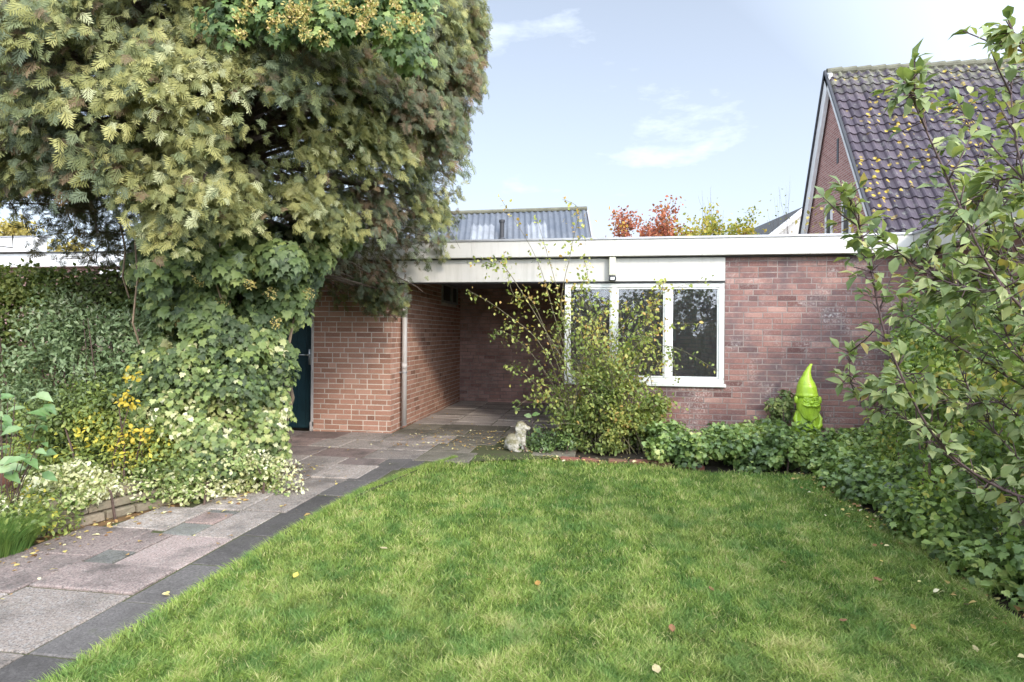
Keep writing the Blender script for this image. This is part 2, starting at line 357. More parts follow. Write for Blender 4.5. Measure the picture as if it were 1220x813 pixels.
# ---------------------------------------------------------------- path
slabs = {k: MB() for k in ('slab_grey','slab_mauve','slab_red','slab_dark','slab_border','slab_moss','slab_port')}
def slab(x0, y0, x1, y1, kind, z=.045):
    j = .006; dz = random.uniform(-.005, .005); tl = [random.uniform(-.003, .003) for _ in range(4)]
    x0 += j; x1 -= j; y0 += j; y1 -= j; c = .006
    V = [(x0,y0,z-.05),(x1,y0,z-.05),(x1,y1,z-.05),(x0,y1,z-.05)]
    V += [(x0,y0,z+dz-c+tl[0]),(x1,y0,z+dz-c+tl[1]),(x1,y1,z+dz-c+tl[2]),(x0,y1,z+dz-c+tl[3])]
    V += [(x0+c,y0+c,z+dz+tl[0]),(x1-c,y0+c,z+dz+tl[1]),(x1-c,y1-c,z+dz+tl[2]),(x0+c,y1-c,z+dz+tl[3])]
    F = [(8,9,10,11)] + [(a*4+i, a*4+(i+1) % 4, a*4+4+(i+1) % 4, a*4+4+i) for a in (0,1) for i in range(4)]
    slabs[kind].add(V, F, random.random())
rows = [(-8.6,-8.1),(-8.1,-7.6),(-7.6,-7.1),(-7.1,-6.6),(-6.6,-6.05),(-6.05,-5.5)]
for a, b in rows:
    x = -.78
    for wd in ((.62,.6) if random.random() < .5 else (.3,.61,.31)):
        slab(x, a, x+wd, b, random.choice(['slab_grey','slab_mauve']) ); x += wd
slab(-.78,-5.5,-.2,-5.02,'slab_grey'); slab(-.2,-5.5,.44,-4.93,'slab_grey')
slab(-.78,-5.02,-.2,-4.52,'slab_mauve'); slab(-.2,-4.93,.44,-4.6,'slab_mauve')
slab(-.2,-4.6,-.0,-4.4,'slab_dark'); slab(.0,-4.6,.44,-4.08,'slab_mauve'); slab(-.2,-4.4,.0,-4.08,'slab_mauve')
slab(-.72,-4.52,-.2,-4.02,'slab_mauve')
slab(-.55,-4.02,-.12,-3.52,'slab_grey'); slab(-.12,-4.08,.12,-3.84,'slab_dark'); slab(-.12,-3.84,.12,-3.6,'slab_red')
slab(.12,-4.08,.44,-3.5,'slab_grey'); slab(-.3,-3.52,.12,-3.05,'slab_grey'); slab(-.12,-3.6,.12,-3.52,'slab_dark')
slab(.12,-3.5,.48,-2.95,'slab_grey'); slab(-.15,-3.05,.12,-2.55,'slab_grey'); slab(.12,-2.95,.52,-2.45,'slab_grey')
slab(-.2,-2.55,.12,-2.05,'slab_grey'); slab(.12,-2.45,.60,-1.9,'slab_grey')
# border slabs, gently bending right near the building
bx = lambda y: .44 + .05*max(0, (y+3.6)) + .06*max(0, y+2.4)
for a in np.arange(-12, -1.9, .5):
    V0, V1 = bx(a), bx(a+.5); slab(V0, a, V0+.29, a+.5, 'slab_border', .04)
y = -2.05
for a, b in ((-2.05,-1.55),(-1.55,-1.05),(-1.05,-.55),(-.55,-.02)):
    x = -1.75 + random.choice([0,.2])
    while x < (1.25 if a < -1 else 1.0):
        wd = random.choice([.5,.6,.6,.4]); k = random.choice(['slab_grey','slab_grey','slab_red','slab_mauve'])
        if x > -.1 + .62 and a > -1.6: k = 'slab_moss' if x > .8 else 'slab_grey'
        if a < -1.9: x += wd; continue
        slab(x, a, x+wd, b, k); x += wd
slab(-.32,-2.05,.12,-1.56,'slab_grey'); slab(.12,-1.9,.55,-1.56,'slab_mauve'); slab(-.95,-2.05,-.32,-1.56,'slab_grey'); slab(.56,-1.9,.98,-1.56,'slab_border',.04)
for a in (-1.05,-.55):
    for x in (1.3,1.8,2.3): slab(x-.25, a, x+.25, a+.5, 'slab_moss', .03)
for a, b in ((0.0,.42),(.42,.9)):
    x = .02
    while x < 4.5: slab(x, a, min(x+.5,4.55), b, 'slab_moss'); x += .5
y = .9
while y < 3.85:
    x = .01 - random.uniform(0,.0)
    while x < 4.5: slab(x, y, min(x+.6,4.55), min(y+.3,3.88), 'slab_port'); x += .6
    y += .3
sheet('path_bed', [(-1.8,0),(-1.75,-2.1),(-.4,-2.1),(-.4,-3.4),(-.82,-4.5),(-.82,-12),(.8,-12),(.72,-3.4),(1.1,-1.6),(2.5,-1.05),(2.5,0),(4.6,0),(4.6,3.95),(-.02,3.95),(-.02,0)], .034, M['joint'])
V = []; F = []; A = []; mi = []
for i, (k, mb) in enumerate(slabs.items()):
    n = len(V); V += mb.v; F += [tuple(j+n for j in f) for f in mb.f]; A += mb.a; mi += [i]*len(mb.f)
meta(mk('path', V, F, None, None, A, mats=[M[k] for k in slabs], midx=mi), kind='structure')

# ---------------------------------------------------------------- lawn grass
def grassmat():
    m, nt, out = nmat('grass_blade')
    a = attr(nt); c = ramp(nt, [(0, (.10,.175,.04)), (.45, (.245,.355,.07)), (.8, (.37,.465,.12)), (1, (.56,.52,.24))], a)
    n = noise_n(nt, 1.1, 5, .65); c = mixc(nt, c, (.46,.47,.16,1), mapr(nt, n, .48, .7, 0, .28))
    n = noise_n(nt, 3.7, 3, .65); c = mixc(nt, c, (.12,.26,.07,1), mapr(nt, n, .48, .66, 0, .6))
    p = N(nt, 'ShaderNodeBsdfPrincipled'); p.inputs['Roughness'].default_value = .55; p.inputs['Specular IOR Level'].default_value = .3
    t = N(nt, 'ShaderNodeBsdfTranslucent'); mx = N(nt, 'ShaderNodeMixShader'); mx.inputs[0].default_value = .35
    nt.links.new(c, p.inputs['Base Color']); nt.links.new(c, t.inputs['Color'])
    nt.links.new(p.outputs[0], mx.inputs[1]); nt.links.new(t.outputs[0], mx.inputs[2]); nt.links.new(mx.outputs[0], out.inputs[0]); return m
M['grass'] = grassmat()
def blades(name, P, h, wd, lean, lc, mat, parent=None):
    n = len(P); an = rng.uniform(0, 2*np.pi, n); Sd = np.stack([np.cos(an), np.sin(an), np.zeros(n)], 1)
    Ld = np.asarray(lean); h = h[:,None]; wd = wd[:,None]
    p0 = P; p1 = P + Ld*h*.3 + UP*h*.55; p2 = P + Ld*h*.95 + UP*h*.92
    p1 = p1; V = np.stack([p0-Sd*wd, p0+Sd*wd, p1+Sd*wd*.8, p1-Sd*wd*.8, p2], 1)
    b = (np.arange(n)*5)[:,None]; T = np.concatenate([b+[0,1,2], b+[0,2,3], b+[3,2,4]], 1).reshape(-1,3)
    return mk(name, V.reshape(-1,3), T, mat, parent, np.repeat(lc, 5))
nb = 560000
D = 1/ (1/7.2 + rng.random(nb)*(1/2.1 - 1/7.2)); Xs = rng.uniform(-.92,.92,nb)*D + 0
P = CAM[None] + RIGHT[None]*Xs[:,None] + FWD[None]*D[:,None]; P[:,2] = .012
extra = np.stack([rng.uniform(.6,4.95,60000), rng.uniform(-10,-5.2,60000), np.full(60000,.012)], 1)
P = np.concatenate([P, extra]); P = P[inpoly(P, LAWN)]
n1_ = nz(P, 1.4); n2_ = nz(P, 5., 9); n3_ = nz(P, 14, 5)
dist = np.linalg.norm(P - CAM, axis=1)
h = .028 + .016*n2_ + .014*n3_ + .012*rng.random(len(P)) + .008*n1_; h = np.clip(h*1.08, .012, .085)*rng.uniform(.55,1.25,len(P))
wdt = (.0009 + .00040*dist)*rng.uniform(.7,1.3,len(P))
ang = nz(P, 1.6, 3)*5 + rng.normal(size=len(P))*2.2; lean = np.stack([np.cos(ang), np.sin(ang), np.zeros(len(P))], 1)*rng.uniform(.2,1.3,len(P))[:,None]
drk = np.clip(nz(P, 9., 21)*1.6, -.5, .5); stripe = np.sin((P[:,0] + .25*P[:,1]*.2)*9.5)*.15
lc = np.clip(.40 + .25*n1_ + .35*n2_ + .35*drk + stripe + .35*n3_ + rng.normal(size=len(P))*.24, 0, .96); lc[rng.random(len(P)) < .06] = 1
meta(blades('lawn_grass', P, h, wdt, lean, lc, M['grass']), 'shaggy green lawn grass with yellowish patches', 'grass', kind='stuff')

# ---------------------------------------------------------------- brickwork
def bricks(mb, o, u, nrm, width, height, holes=(), rise=.071, seed=0, z0=0., stre=.226, zig=True):
    """wild-bond brick faces on the plane o + u*s, outward nrm; each brick is a chamfered block standing 6 mm proud"""
    rr = random.Random(seed); o = np.array(o, float); u = np.array(u, float); nrm = np.array(nrm, float)
    nrow = int(round(height/rise)); J = .0115
    def P(s, z, k): return o + u*s + UP*z + nrm*k
    for r in range(nrow):
        za, zb = z0 + r*rise, min(z0 + (r+1)*rise - J, z0+height)
        iv = [(0, width)]
        for (a, b, c, d) in holes:
            if zb > c + .01 and za < d - .01:
                iv2 = []
                for (p, q) in iv:
                    if b <= p or a >= q: iv2.append((p, q))
                    else:
                        if a > p: iv2.append((p, a))
                        if b < q: iv2.append((b, q))
                iv = iv2
        for (p, q) in iv:
            s = p - rr.choice([0, stre/2, stre*.75, stre*.25]); 
            while s < q - .02:
                wd = stre if rr.random() < .78 else stre/2
                a, b = max(s, p), min(s + wd - J, q)
                if b - a > .025:
                    k = .0032 + rr.uniform(-.0012,.0012); c = .0028; zj = rr.uniform(-.0012,.0012)
                    V = [P(a,za+zj,-.003),P(b,za+zj,-.003),P(b,zb+zj,-.003),P(a,zb+zj,-.003),P(a+c,za+c+zj,k),P(b-c,za+c+zj,k),P(b-c,zb-c+zj,k),P(a+c,zb-c+zj,k)]
                    V[4:4] = [P(a,za+zj,k-c),P(b,za+zj,k-c),P(b,zb+zj,k-c),P(a,zb+zj,k-c)]
                    F = [(8,9,10,11)] + [(i,(i+1)%4,4+(i+1)%4,4+i) for i in range(4)] + [(4+i,4+(i+1)%4,8+(i+1)%4,8+i) for i in range(4)]
                    mb.add(V, F, min(1, max(0, rr.gauss(.5,.25))))
                s += wd
def wallblock(parent, lo, hi, mat='mortar'):
    m = MB(); m.box(lo, hi); return m

# ---------------------------------------------------------------- garage
gar = empty('brick_garage', (3.0, 2.0, 0), 'long low red brick garage with open carport, white fascia and wide window', 'garage')
def wallpart(name, core, faces, bmat, mmat, label=None):
    """core boxes of mortar with brick faces as one mesh of two materials"""
    V = []; F = []; A = []; mi = []
    for mb, k in ((core, 0), (faces, 1)):
        n = len(V); V += mb.v; F += [tuple(j+n for j in f) for f in mb.f]; A += mb.a; mi += [k]*len(mb.f)
    return meta(mk(name, V, F, None, gar if label != 'x' else None, A, mats=[M[mmat], M[bmat]], midx=mi), label if label != 'x' else None)
# pillar + left side wall of the carport
c = MB(); f = MB()
c.box((-1.12, 0, -.03), (0, 4.0, 2.42))
bricks(f, (-1.12,0,.0), (1,0,0), (0,-1,0), 1.126, 2.42, seed=1)
bricks(f, (0,-.006,.0), (0,1,0), (1,0,0), 3.9, 2.34, holes=[(2.5,3.6,1.96,2.34)], seed=2)
wallpart('wall', c, f, 'brick', 'mortar', 'clean red brick pillar and carport side wall')
# back wall
c = MB(); f = MB(); c.box((0, 3.9, -.03), (4.6, 4.1, 2.42))
bricks(f, (0,3.9,.05), (1,0,0), (0,-1,0), 4.6, 2.3, seed=3)
f.box((.6,3.84,.045),(1.9,3.895,.075), .9)
wallpart('wall', c, f, 'brick_in', 'mortar_old', 'shaded brick rear wall of the carport')
# right-hand partition and front wall to the right of the window, and under it
c = MB(); f = MB(); c.box((4.6, .25, -.03), (4.72, 3.9, 2.42)); bricks(f, (4.6,3.9,.05), (0,-1,0), (-1,0,0), 3.6, 2.3, seed=4)
wallpart('wall', c, f, 'brick_in', 'mortar_old', 'inner partition wall seen through the window glass')
c = MB(); f = MB()
c.box((4.35, 0, -.03), (6.75, .25, 2.40)); c.box((2.36, .0, -.03), (4.35, .12, .775))
bricks(f, (2.36,0,.0), (1,0,0), (0,-1,0), 4.3, 2.41, holes=[(0,1.995,.765,3)], seed=5)
wallpart('wall', c, f, 'brick_old', 'mortar_old', 'weathered purple-brown front wall with grime')
# right wing wall running towards the viewer
c = MB(); f = MB(); c.box((6.62, -2.0, -.03), (6.9, 0, 2.40)); bricks(f, (6.62,-2.0,.0), (0,1,0), (-1,0,0), 2.0, 2.41, seed=6)
wallpart('wall', c, f, 'brick_old', 'mortar_old', 'side wing wall behind the branches')
c = MB(); c.box((-3.4, .06, -.03), (-1.98, .25, 2.42)); f = MB(); bricks(f, (-3.4,.06,0), (1,0,0), (0,-1,0), 1.4, 2.4, seed=8)
wallpart('wall', c, f, 'brick', 'mortar', 'brick wall left of the dark door')
# roof slab, ceiling, fascias
m = MB(); m.box((-3.4, -.05, 2.44), (6.5, 8.0, 2.60)); m.box((6.5,-2.0,2.44),(12,8,2.60)); m.build('roof', M['roofing'], gar)
m = MB(); m.box((.0, .1, 2.30), (4.6, 3.9, 2.33)); m.build('ceiling', M['ceiling'], gar)
m = MB()
xs = [-3.45,-1.2,1.15,2.62,4.05,5.3,6.43]
for a, b in zip(xs[:-1], xs[1:]): m.box((a+.0015,-.15,2.40),(b-.0015,-.06,2.606), random.random(), .003)
m.build('fascia', M['cream'], gar)
m = MB()
for a, b in ((-2.1,-1.2),(-1.2,-.153)): m.box((6.43,a+.0015,2.40),(6.52,b-.0015,2.606), random.random(), .003)
m.build('side_fascia', M['cream'], gar)
m = MB(); m.box((-3.45,-.165,2.606),(6.44,-.05,2.635),.5,.004); m.box((6.415,-2.1,2.606),(6.53,-.168,2.636),.5,.004); m.build('roof_edging', M['alu'], gar)
m = MB(); m.box((-3.4,-.055,2.385),(6.5,.0,2.398)); m.box((6.53,-2.0,2.385),(6.61,-.06,2.398)); m.build('soffit', M['dark'], gar)
m = MB()
for a, b in ((.02,1.6),(1.6,2.985),(2.985,4.345)): m.box((a+.001,-.045,2.09),(b-.001,-.012,2.383), random.random(), .003)
m.build('panel', M['cream'], gar)
m = MB(); m.box((.0,-.03,2.075),(4.345,.06,2.088)); m.build('panel_drip_edge', M['dark'], gar)
# windows
wf = MB(); X0, X1, Z0, Z1 = 2.36, 4.345, .775, 2.07
wf.box((X0,.0,Z1-.055),(X1,.09,Z1),.5,.004); wf.box((X0,.0,Z0+.03),(X1,.09,Z0+.09),.5,.004)
mul = [(X0,X0+.055),(2.955,3.025),(3.625,3.705),(X1-.06,X1)]
for a, b in mul: wf.box((a,-.004,Z0+.092),(b,.085,Z1-.057),.5,.004)
WF = wf.build('window', M['win_paint'], gar)
for (a, b) in ((mul[0][1],mul[1][0]),(mul[1][1],mul[2][0]),(mul[2][1],mul[3][0])):
    s = MB(); t = .02; za, zb = Z0+.092, Z1-.057
    s.box((a+.001,.012,za+.001),(a+t,.07,zb-.001),.5,.003); s.box((b-t,.012,za+.001),(b-.001,.07,zb-.001),.5,.003)
    s.box((a+t+.001,.012,za+.001),(b-t-.001,.07,za+t),.5,.003); s.box((a+t+.001,.012,zb-t),(b-t-.001,.07,zb-.001),.5,.003)
    s.build('window_sash', M['win_paint'], WF)
    g = MB(); g.box((a+t+.001,.038,za+t+.001),(b-t-.001,.044,zb-t-.001)); g.build('pane', M['glass'], WF)
s = MB(); s.box((X0-.0,-.05,Z0-.012),(X1+.02,.05,Z0+.028),.5,.006); s.build('sill', M['win_paint'], WF)
# small high window on the carport side wall
s = MB()
s.box((.003,2.5,1.96),(.03,3.6,2.0)); s.box((.003,2.5,2.27),(.03,3.6,2.30)); s.box((.003,2.5,2.0),(.03,2.54,2.27)); s.box((.003,3.56,2.0),(.03,3.6,2.27)); s.box((.003,3.1,2.0),(.028,3.22,2.27))
s2 = s.build('window', M['alu'], gar); s = MB(); s.box((.004,2.54,2.0),(.008,3.56,2.27)); s.build('pane', M['dark'], s2)
# door + frame
m = MB(); 
for k in range(6): m.box((-1.97+k*.137,.10,.06),(-1.97+k*.137+.133,.14,2.10),.5,.006)
m.box((-1.97,.118,.05),(-1.15,.15,2.11)); D0 = m.build('door', M['door'], gar)
m = MB(); m.box((-1.235,.075,.95),(-1.195,.099,1.17),.5,.004); m.tube([(-1.215,.08,1.09),(-1.215,.03,1.09),(-1.24,.025,1.09),(-1.345,.025,1.09)], .011, 8); m.build('handle', M['steel'], D0, True)
m = MB(); m.box((-1.145,-.03,.1),(-1.122,.14,2.3),.5,.003); m.box((-1.155,-.035,.04),(-1.122,.15,.17),.4,.004); m.box((-1.98,.05,2.11),(-1.147,.14,2.3)); m.build('door_frame', M['pvc'], gar)
# downpipe with brackets
m = MB(); m.tube([(.075,.34,2.3),(.075,.34,.10)], .036, 16); m.tube([(.075,.34,2.02),(.075,.34,1.93)], .041, 16); m.tube([(.075,.34,.98),(.075,.34,.90)], .040, 16); dp = m.build('downpipe', M['pvc'], gar, True)
for z in (1.86,.84):
    m = MB(); m.tube([(.075,.34,z),(.075,.34,z+.02)], .042, 16); m.box((.0,.33,z),(.045,.35,z+.02)); m.build('bracket', M['alu'], dp)
# security lamp above the middle mullion
m = MB(); m.box((2.925,-.135,2.155),(3.005,-.047,2.395),.5,.01); lp = m.build('wall_lamp', M['lamp'], gar)
m = MB(); m.box((2.92,-.15,2.09),(3.01,-.05,2.153),.5,.012); hd = m.build('lamp_head', M['dark'], lp)
m = MB(); m.box((2.94,-.153,2.10),(2.99,-.151,2.135)); m.build('lens', M['win_paint'], hd)
# small pale grey box on the inner wall, cables
m = MB(); m.box((4.02,3.80,1.30),(4.22,3.885,1.62),.5,.01); m.box((4.07,3.79,1.36),(4.17,3.799,1.45)); m.tube([(4.12,3.87,1.62),(4.12,3.87,2.3)],.01,6)
meta(m.build('pale_box', M['pvc']), 'small pale grey box fixed to the brick wall seen through the window', 'meter box')

# ---------------------------------------------------------------- neighbours
def gable_house():
    S0, S1 = 8.8, 19.0; RD, RZ = 9.41, 8.57; FD, FZ = 6.1, 3.25; BD, BZ = 12.3, 2.6
    h = empty('brick_house', (13, 9.4, 0), 'tall brick house with steep dark tiled roof behind the garage at right', 'house')
    G0 = S0 + .12
    m = MB(); m.add([(G0,FD+.25,0),(G0,BD-.3,0),(G0,BD-.35,BZ+.4),(G0,RD,RZ-.28),(G0,FD+.25,FZ+.15),
                     (S1,FD+.25,0),(S1,BD-.3,0),(S1,BD-.35,BZ+.4),(S1,RD,RZ-.28),(S1,FD+.25,FZ+.15)],
                    [(0,1,2,3,4),(9,8,7,6,5),(0,4,9,5),(1,6,7,2),(4,3,8,9),(3,2,7,8)]); 
    mm_ = brickmat('house_brick', [(0,(.27,.13,.11)),(1,(.42,.22,.19))], 0); 
    # small brick courses are material bond here: ~5 px per course at this distance
    nt = mm_.node_tree; p = [x for x in nt.nodes if x.type == 'BSDF_PRINCIPLED'][0]
    bt = N(nt, 'ShaderNodeTexBrick'); bt.inputs['Scale'].default_value = 1; bt.inputs['Brick Width'].default_value = .22; bt.inputs['Row Height'].default_value = .065; bt.inputs['Mortar Size'].default_value = .008
    bt.inputs['Color1'].default_value = (.30,.13,.11,1); bt.inputs['Color2'].default_value = (.43,.22,.19,1); bt.inputs['Mortar'].default_value = (.48,.42,.39,1)
    sp = N(nt, 'ShaderNodeSeparateXYZ'); cb = N(nt, 'ShaderNodeCombineXYZ'); nt.links.new(pos(nt), sp.inputs[0]); ad = N(nt,'ShaderNodeMath',operation='ADD')
    nt.links.new(sp.outputs[0], ad.inputs[0]); nt.links.new(sp.outputs[1], ad.inputs[1]); nt.links.new(ad.outputs[0], cb.inputs[0]); nt.links.new(sp.outputs[2], cb.inputs[1]); nt.links.new(cb.outputs[0], bt.inputs['Vector'])
    nt.links.new(bt.outputs['Color'], p.inputs['Base Color'])
    m.build('wall', mm_, h)
    # tiles: each row of each column is one S-shaped tile
    sl = np.array([0, FD-RD, FZ-RZ]); Ls = np.linalg.norm(sl); sl /= Ls; nr = np.array([0, -(RZ-FZ)/Ls, (RD-FD)/Ls]); nr[1] = sl[2]; nr[2] = -sl[1]
    tw, tl = .235, .315; nc = int((S1-S0)/tw); nrw = int(Ls/tl); prof = [(0,.0),(.12,.035),(.25,.052),(.4,.035),(.55,.006),(.8,-.006),(1.0,.0)]
    V = []; F = []; A = []
    for r in range(nrw):
        for c_ in range(nc):
            a = min(1, max(0, random.gauss(.45,.25))); b = len(V); off = random.uniform(-.004,.004)
            for (v, lift) in ((0, .0), (1.0, .035), (1.0, .008)):
                for (t, z) in prof:
                    V.append(np.array([S0 + (c_+t)*tw, RD, RZ]) + sl*((r+v)*tl + (.02 if v else 0)) + nr*(z + lift + off))
            n = len(prof)
            for q in range(2):
                for i in range(n-1): F.append((b+q*n+i, b+(q+1)*n+i, b+(q+1)*n+i+1, b+q*n+i+1))
            A += [a]*(3*n)
    mk('roof_tiles', V, F, M['tile'], h, A)
    m = MB(); m.add([(S0,FD,FZ-.05),(S1,FD,FZ-.05),(S1,RD,RZ-.06),(S0,RD,RZ-.06),(S0,FD,FZ-.2),(S1,FD,FZ-.2),(S1,RD,RZ-.2),(S0,RD,RZ-.2),(S0,BD,BZ),(S1,BD,BZ),(S0,BD,BZ-.15),(S1,BD,BZ-.15)],
        [(0,1,2,3),(7,6,5,4),(0,4,5,1),(3,2,9,8),(7,10,11,6),(8,9,11,10)]); m.build('roof', M['tile'], h)
    m = MB()
    for k in range(int((S1-S0)/.36)): x = S0+k*.36; m.tube([(x,RD,RZ+.0),(x+.2,RD,RZ+.012),(x+.37,RD,RZ+.022)], [.095,.1,.108], 10, random.random())
    m.build('ridge_tiles', M['moss_trim'], h)
    # bargeboards: wide white boards closing the gable, dark flashing strip outside
    m = MB(); 
    for (dd, zz, wq) in ((FD,FZ,.16),(BD,BZ,.30)):
        a = np.array([S0, RD, RZ-.02]); b = np.array([S0, dd, zz-.02]); t = b-a; t /= np.linalg.norm(t); q = np.array([0, t[2], -t[1]]); q = q if q[2] < 0 else -q
        V = []
        for x in (S0-.03, S0+.06):
            for p in (a, b, b+q*wq, a+q*wq): V.append((x, p[1], p[2]))
        m.add(V, [(0,1,2,3),(7,6,5,4),(0,4,5,1),(1,5,6,2),(2,6,7,3),(3,7,4,0)])
    m.build('bargeboard', M['white_trim'], h)
    m = MB()
    for (dd, zz) in ((FD,FZ),(BD,BZ)):
        a = np.array([S0-.045, RD, RZ+.03]); b = np.array([S0-.045, dd, zz+.03]); m.tube([a, b], .04, 4)
    m.build('verge_strip', M['dark'], h)
    for (d0, d1, z0, z1) in ((9.21,9.68,3.6,5.0),(8.0,8.52,3.6,5.08)):
        m = MB(); x = G0-.02
        m.box((x-.03,d0,z0),(x+.01,d0+.07,z1)); m.box((x-.03,d1-.07,z0),(x+.01,d1,z1)); m.box((x-.03,d0+.07,z1-.07),(x+.01,d1-.07,z1)); m.box((x-.05,d0-.03,z0-.05),(x+.01,d1+.03,z0))
        w_ = m.build('window', M['white_trim'], h); m = MB(); m.box((x-.008,d0+.07,z0),(x+.005,d1-.07,z1-.07)); m.build('pane', M['dark'], w_)
    m = MB(); m.box((G0-.012,8.86,5.95),(G0+.01,8.98,6.6)); m.build('vent_slit', M['dark'], h)
gable_house()
def shed():
    h = empty('outbuilding', (.5, 8.4, 0), 'outbuilding with grey corrugated roof and two pale skylight sheets behind the garage', 'outbuilding')
    a = at(400,262,15); b = at(698,251,15); r0 = np.array([a[0],a[1],4.30]); r1 = b
    ux = unit(r1-r0); L_ = np.linalg.norm(r1-r0); dn = unit(np.array([ux[1], -ux[0], 0])); 
    half, drop = 1.55, 1.42          # front slope run and fall
    wv = []; n = int(L_/.146*6); V = []; F = []
    for i in range(n+1):
        t = i/n; z = .026*math.sin(2*math.pi*i/6)
        for (k, s) in ((0,1),(1,1)):
            pass
        e = r0 + ux*L_*t
        V += [e + UP*(z+.03), e + dn*half*.5 - UP*(drop*.5 - z), e + dn*half - UP*(drop - z)]
    for i in range(n):
        for k in (0,1): F.append((i*3+k, i*3+k+1, i*3+3+k+1, i*3+3+k))
    mk('roof', V, F, M['corr'], h, [.5]*len(V), smooth=False)
    V = []; F = []
    for i in range(n+1):
        e = r0 + ux*L_*i/n; z = .026*math.sin(2*math.pi*i/6); V += [e + UP*(z+.03), e - dn*half*1.6 - UP*(drop*1.6 - z)]
    for i in range(n): F.append((i*2, i*2+2, i*2+3, i*2+1))
    mk('rear_roof', V, F, M['corr'], h, [.5]*len(V))
    for (px0, px1) in ((563,590),(628,650)):
        t0 = (px0-400)/298*L_; t1 = (px1-400)/298*L_; V = []; F = []; nn = 24
        for i in range(nn+1):
            e = r0 + ux*(t0 + (t1-t0)*i/nn); z = .026*math.sin(2*math.pi*((t0+(t1-t0)*i/nn)/L_*n)/6) + .014
            V += [e + dn*half*.12 - UP*(drop*.12 - z), e + dn*half*.95 - UP*(drop*.95 - z)]
        for i in range(nn): F.append((i*2, i*2+1, i*2+3, i*2+2))
        mk('skylight', V, F, M['skylight'], h, [.5]*len(V))
    m = MB(); m.tube([r0+UP*.05, r1+UP*.05+ux*.03], .06, 8); m.build('ridge_cap', M['moss_trim'], h)
    m = MB()
    for k, s in ((1,1),(-1,1.6)):
        a_ = r1 + UP*.02 + ux*.04; b_ = a_ + dn*half*s*k - UP*drop*s; m.obox((a_+b_)/2 - UP*.05, (b_-a_)/2, ux*.02, UP*.075)
    m.build('verge_board', M['alu'], h)
    m = MB(); q = r1 - ux*.05
    m.add([q+dn*half*.93-UP*(drop*.93+.02), q-UP*.04, q-dn*half*1.5-UP*(drop*1.5+.02), q-dn*half*1.5-UP*q[2], q+dn*half*.93-UP*q[2]], [(0,1,2,3,4)])
    q0 = r0; m.add([q0+dn*half*.9-UP*(drop*.9+.02), q+dn*half*.9-UP*(drop*.9+.02), q+dn*half*.9-UP*q[2], q0+dn*half*.9-UP*q[2]], [(0,1,2,3)])
    m.build('wall', M['brick_in'], h)
    p = at(598,283,14.2); m = MB(); m.tube([p-UP*.2, p+UP*.36], .055, 10); m.tube([p+UP*.36, p+UP*.42], .075, 10); m.tube([p-UP*.25,p-UP*.02],[.2,.09],10); m.build('vent_pipe', M['dark'], h)
shed()
# pale gable far behind
h = empty('pale_house', at(930,284,25)*[1,1,0], 'pale grey rendered gable with white verge board peeping over the garage roof', 'house')
apx = at(957,252,25); m = MB(); e = RIGHT
l = apx - e*1.9 - UP*1.55; r_ = apx + e*2.5 - UP*2.1; bk = FWD*6
m.add([apx, l, l*[1,1,0], r_*[1,1,0], r_, apx+bk, l+bk, r_+bk], [(0,1,2,3,4),(0,5,6,1),(0,4,7,5)]); m.build('wall', M['pale_wall'], h)
m = MB(); 
for q in (l - e*.25 - UP*.2, r_):
    m.obox((apx+q)/2 + UP*.06 - FWD*.05, (q-apx)/2, FWD*.12, UP*.13)
m.build('verge_board', M['white_trim'], h)
m = MB(); m.add([apx+UP*.2, l+UP*.2, l+UP*.2+bk, apx+UP*.2+bk, r_+UP*.2, r_+UP*.2+bk], [(0,1,2,3),(0,3,5,4)]); m.build('roof', M['roofing'], h)
# left neighbour: flat roofed white outbuilding
h = empty('flat_roofed_annex', (-8, 4, 0), 'white flat-roofed annex glimpsed under the conifer behind the hedge', 'annex')
m = MB(); m.box((-16,3.1,0),(-4.2,7.5,2.75)); m.build('wall', M['brick_in'], h)
m = MB(); m.box((-16,2.9,2.72),(-4.6,3.08,3.0),.5,.006); m.box((-16,2.78,3.02),(-8.6,2.95,3.32),.5,.006); m.build('fascia', M['white_trim'], h)
m = MB(); m.box((-7.4,3.0,2.48),(-6.0,3.09,2.66),.5,.006); m.build('board', M['white_trim'], h)
m = MB(); m.box((-16,2.85,3.0),(-4.6,7.6,3.02)); m.build('roof', M['roofing'], h)
m = MB(); m.box((-16,2.76,3.32),(-8.5,2.97,3.345)); m.build('roof_edging', M['alu'], h)
h = empty('distant_house', (-18, 14, 0), 'distant house with a small brownish red roof beyond the annex', 'house')
m = MB(); m.box((-21,13,0),(-15,17,3.0)); m.build('wall', M['pale_wall'], h)
m = MB(); m.add([(-21.3,12.8,3.0),(-14.7,12.8,3.0),(-14.7,17.2,3.0),(-21.3,17.2,3.0),(-21.3,15,4.35),(-14.7,15,4.35)],[(0,1,5,4),(2,3,4,5),(0,4,3),(1,2,5)]); m.build('roof', M['redroof'], h)

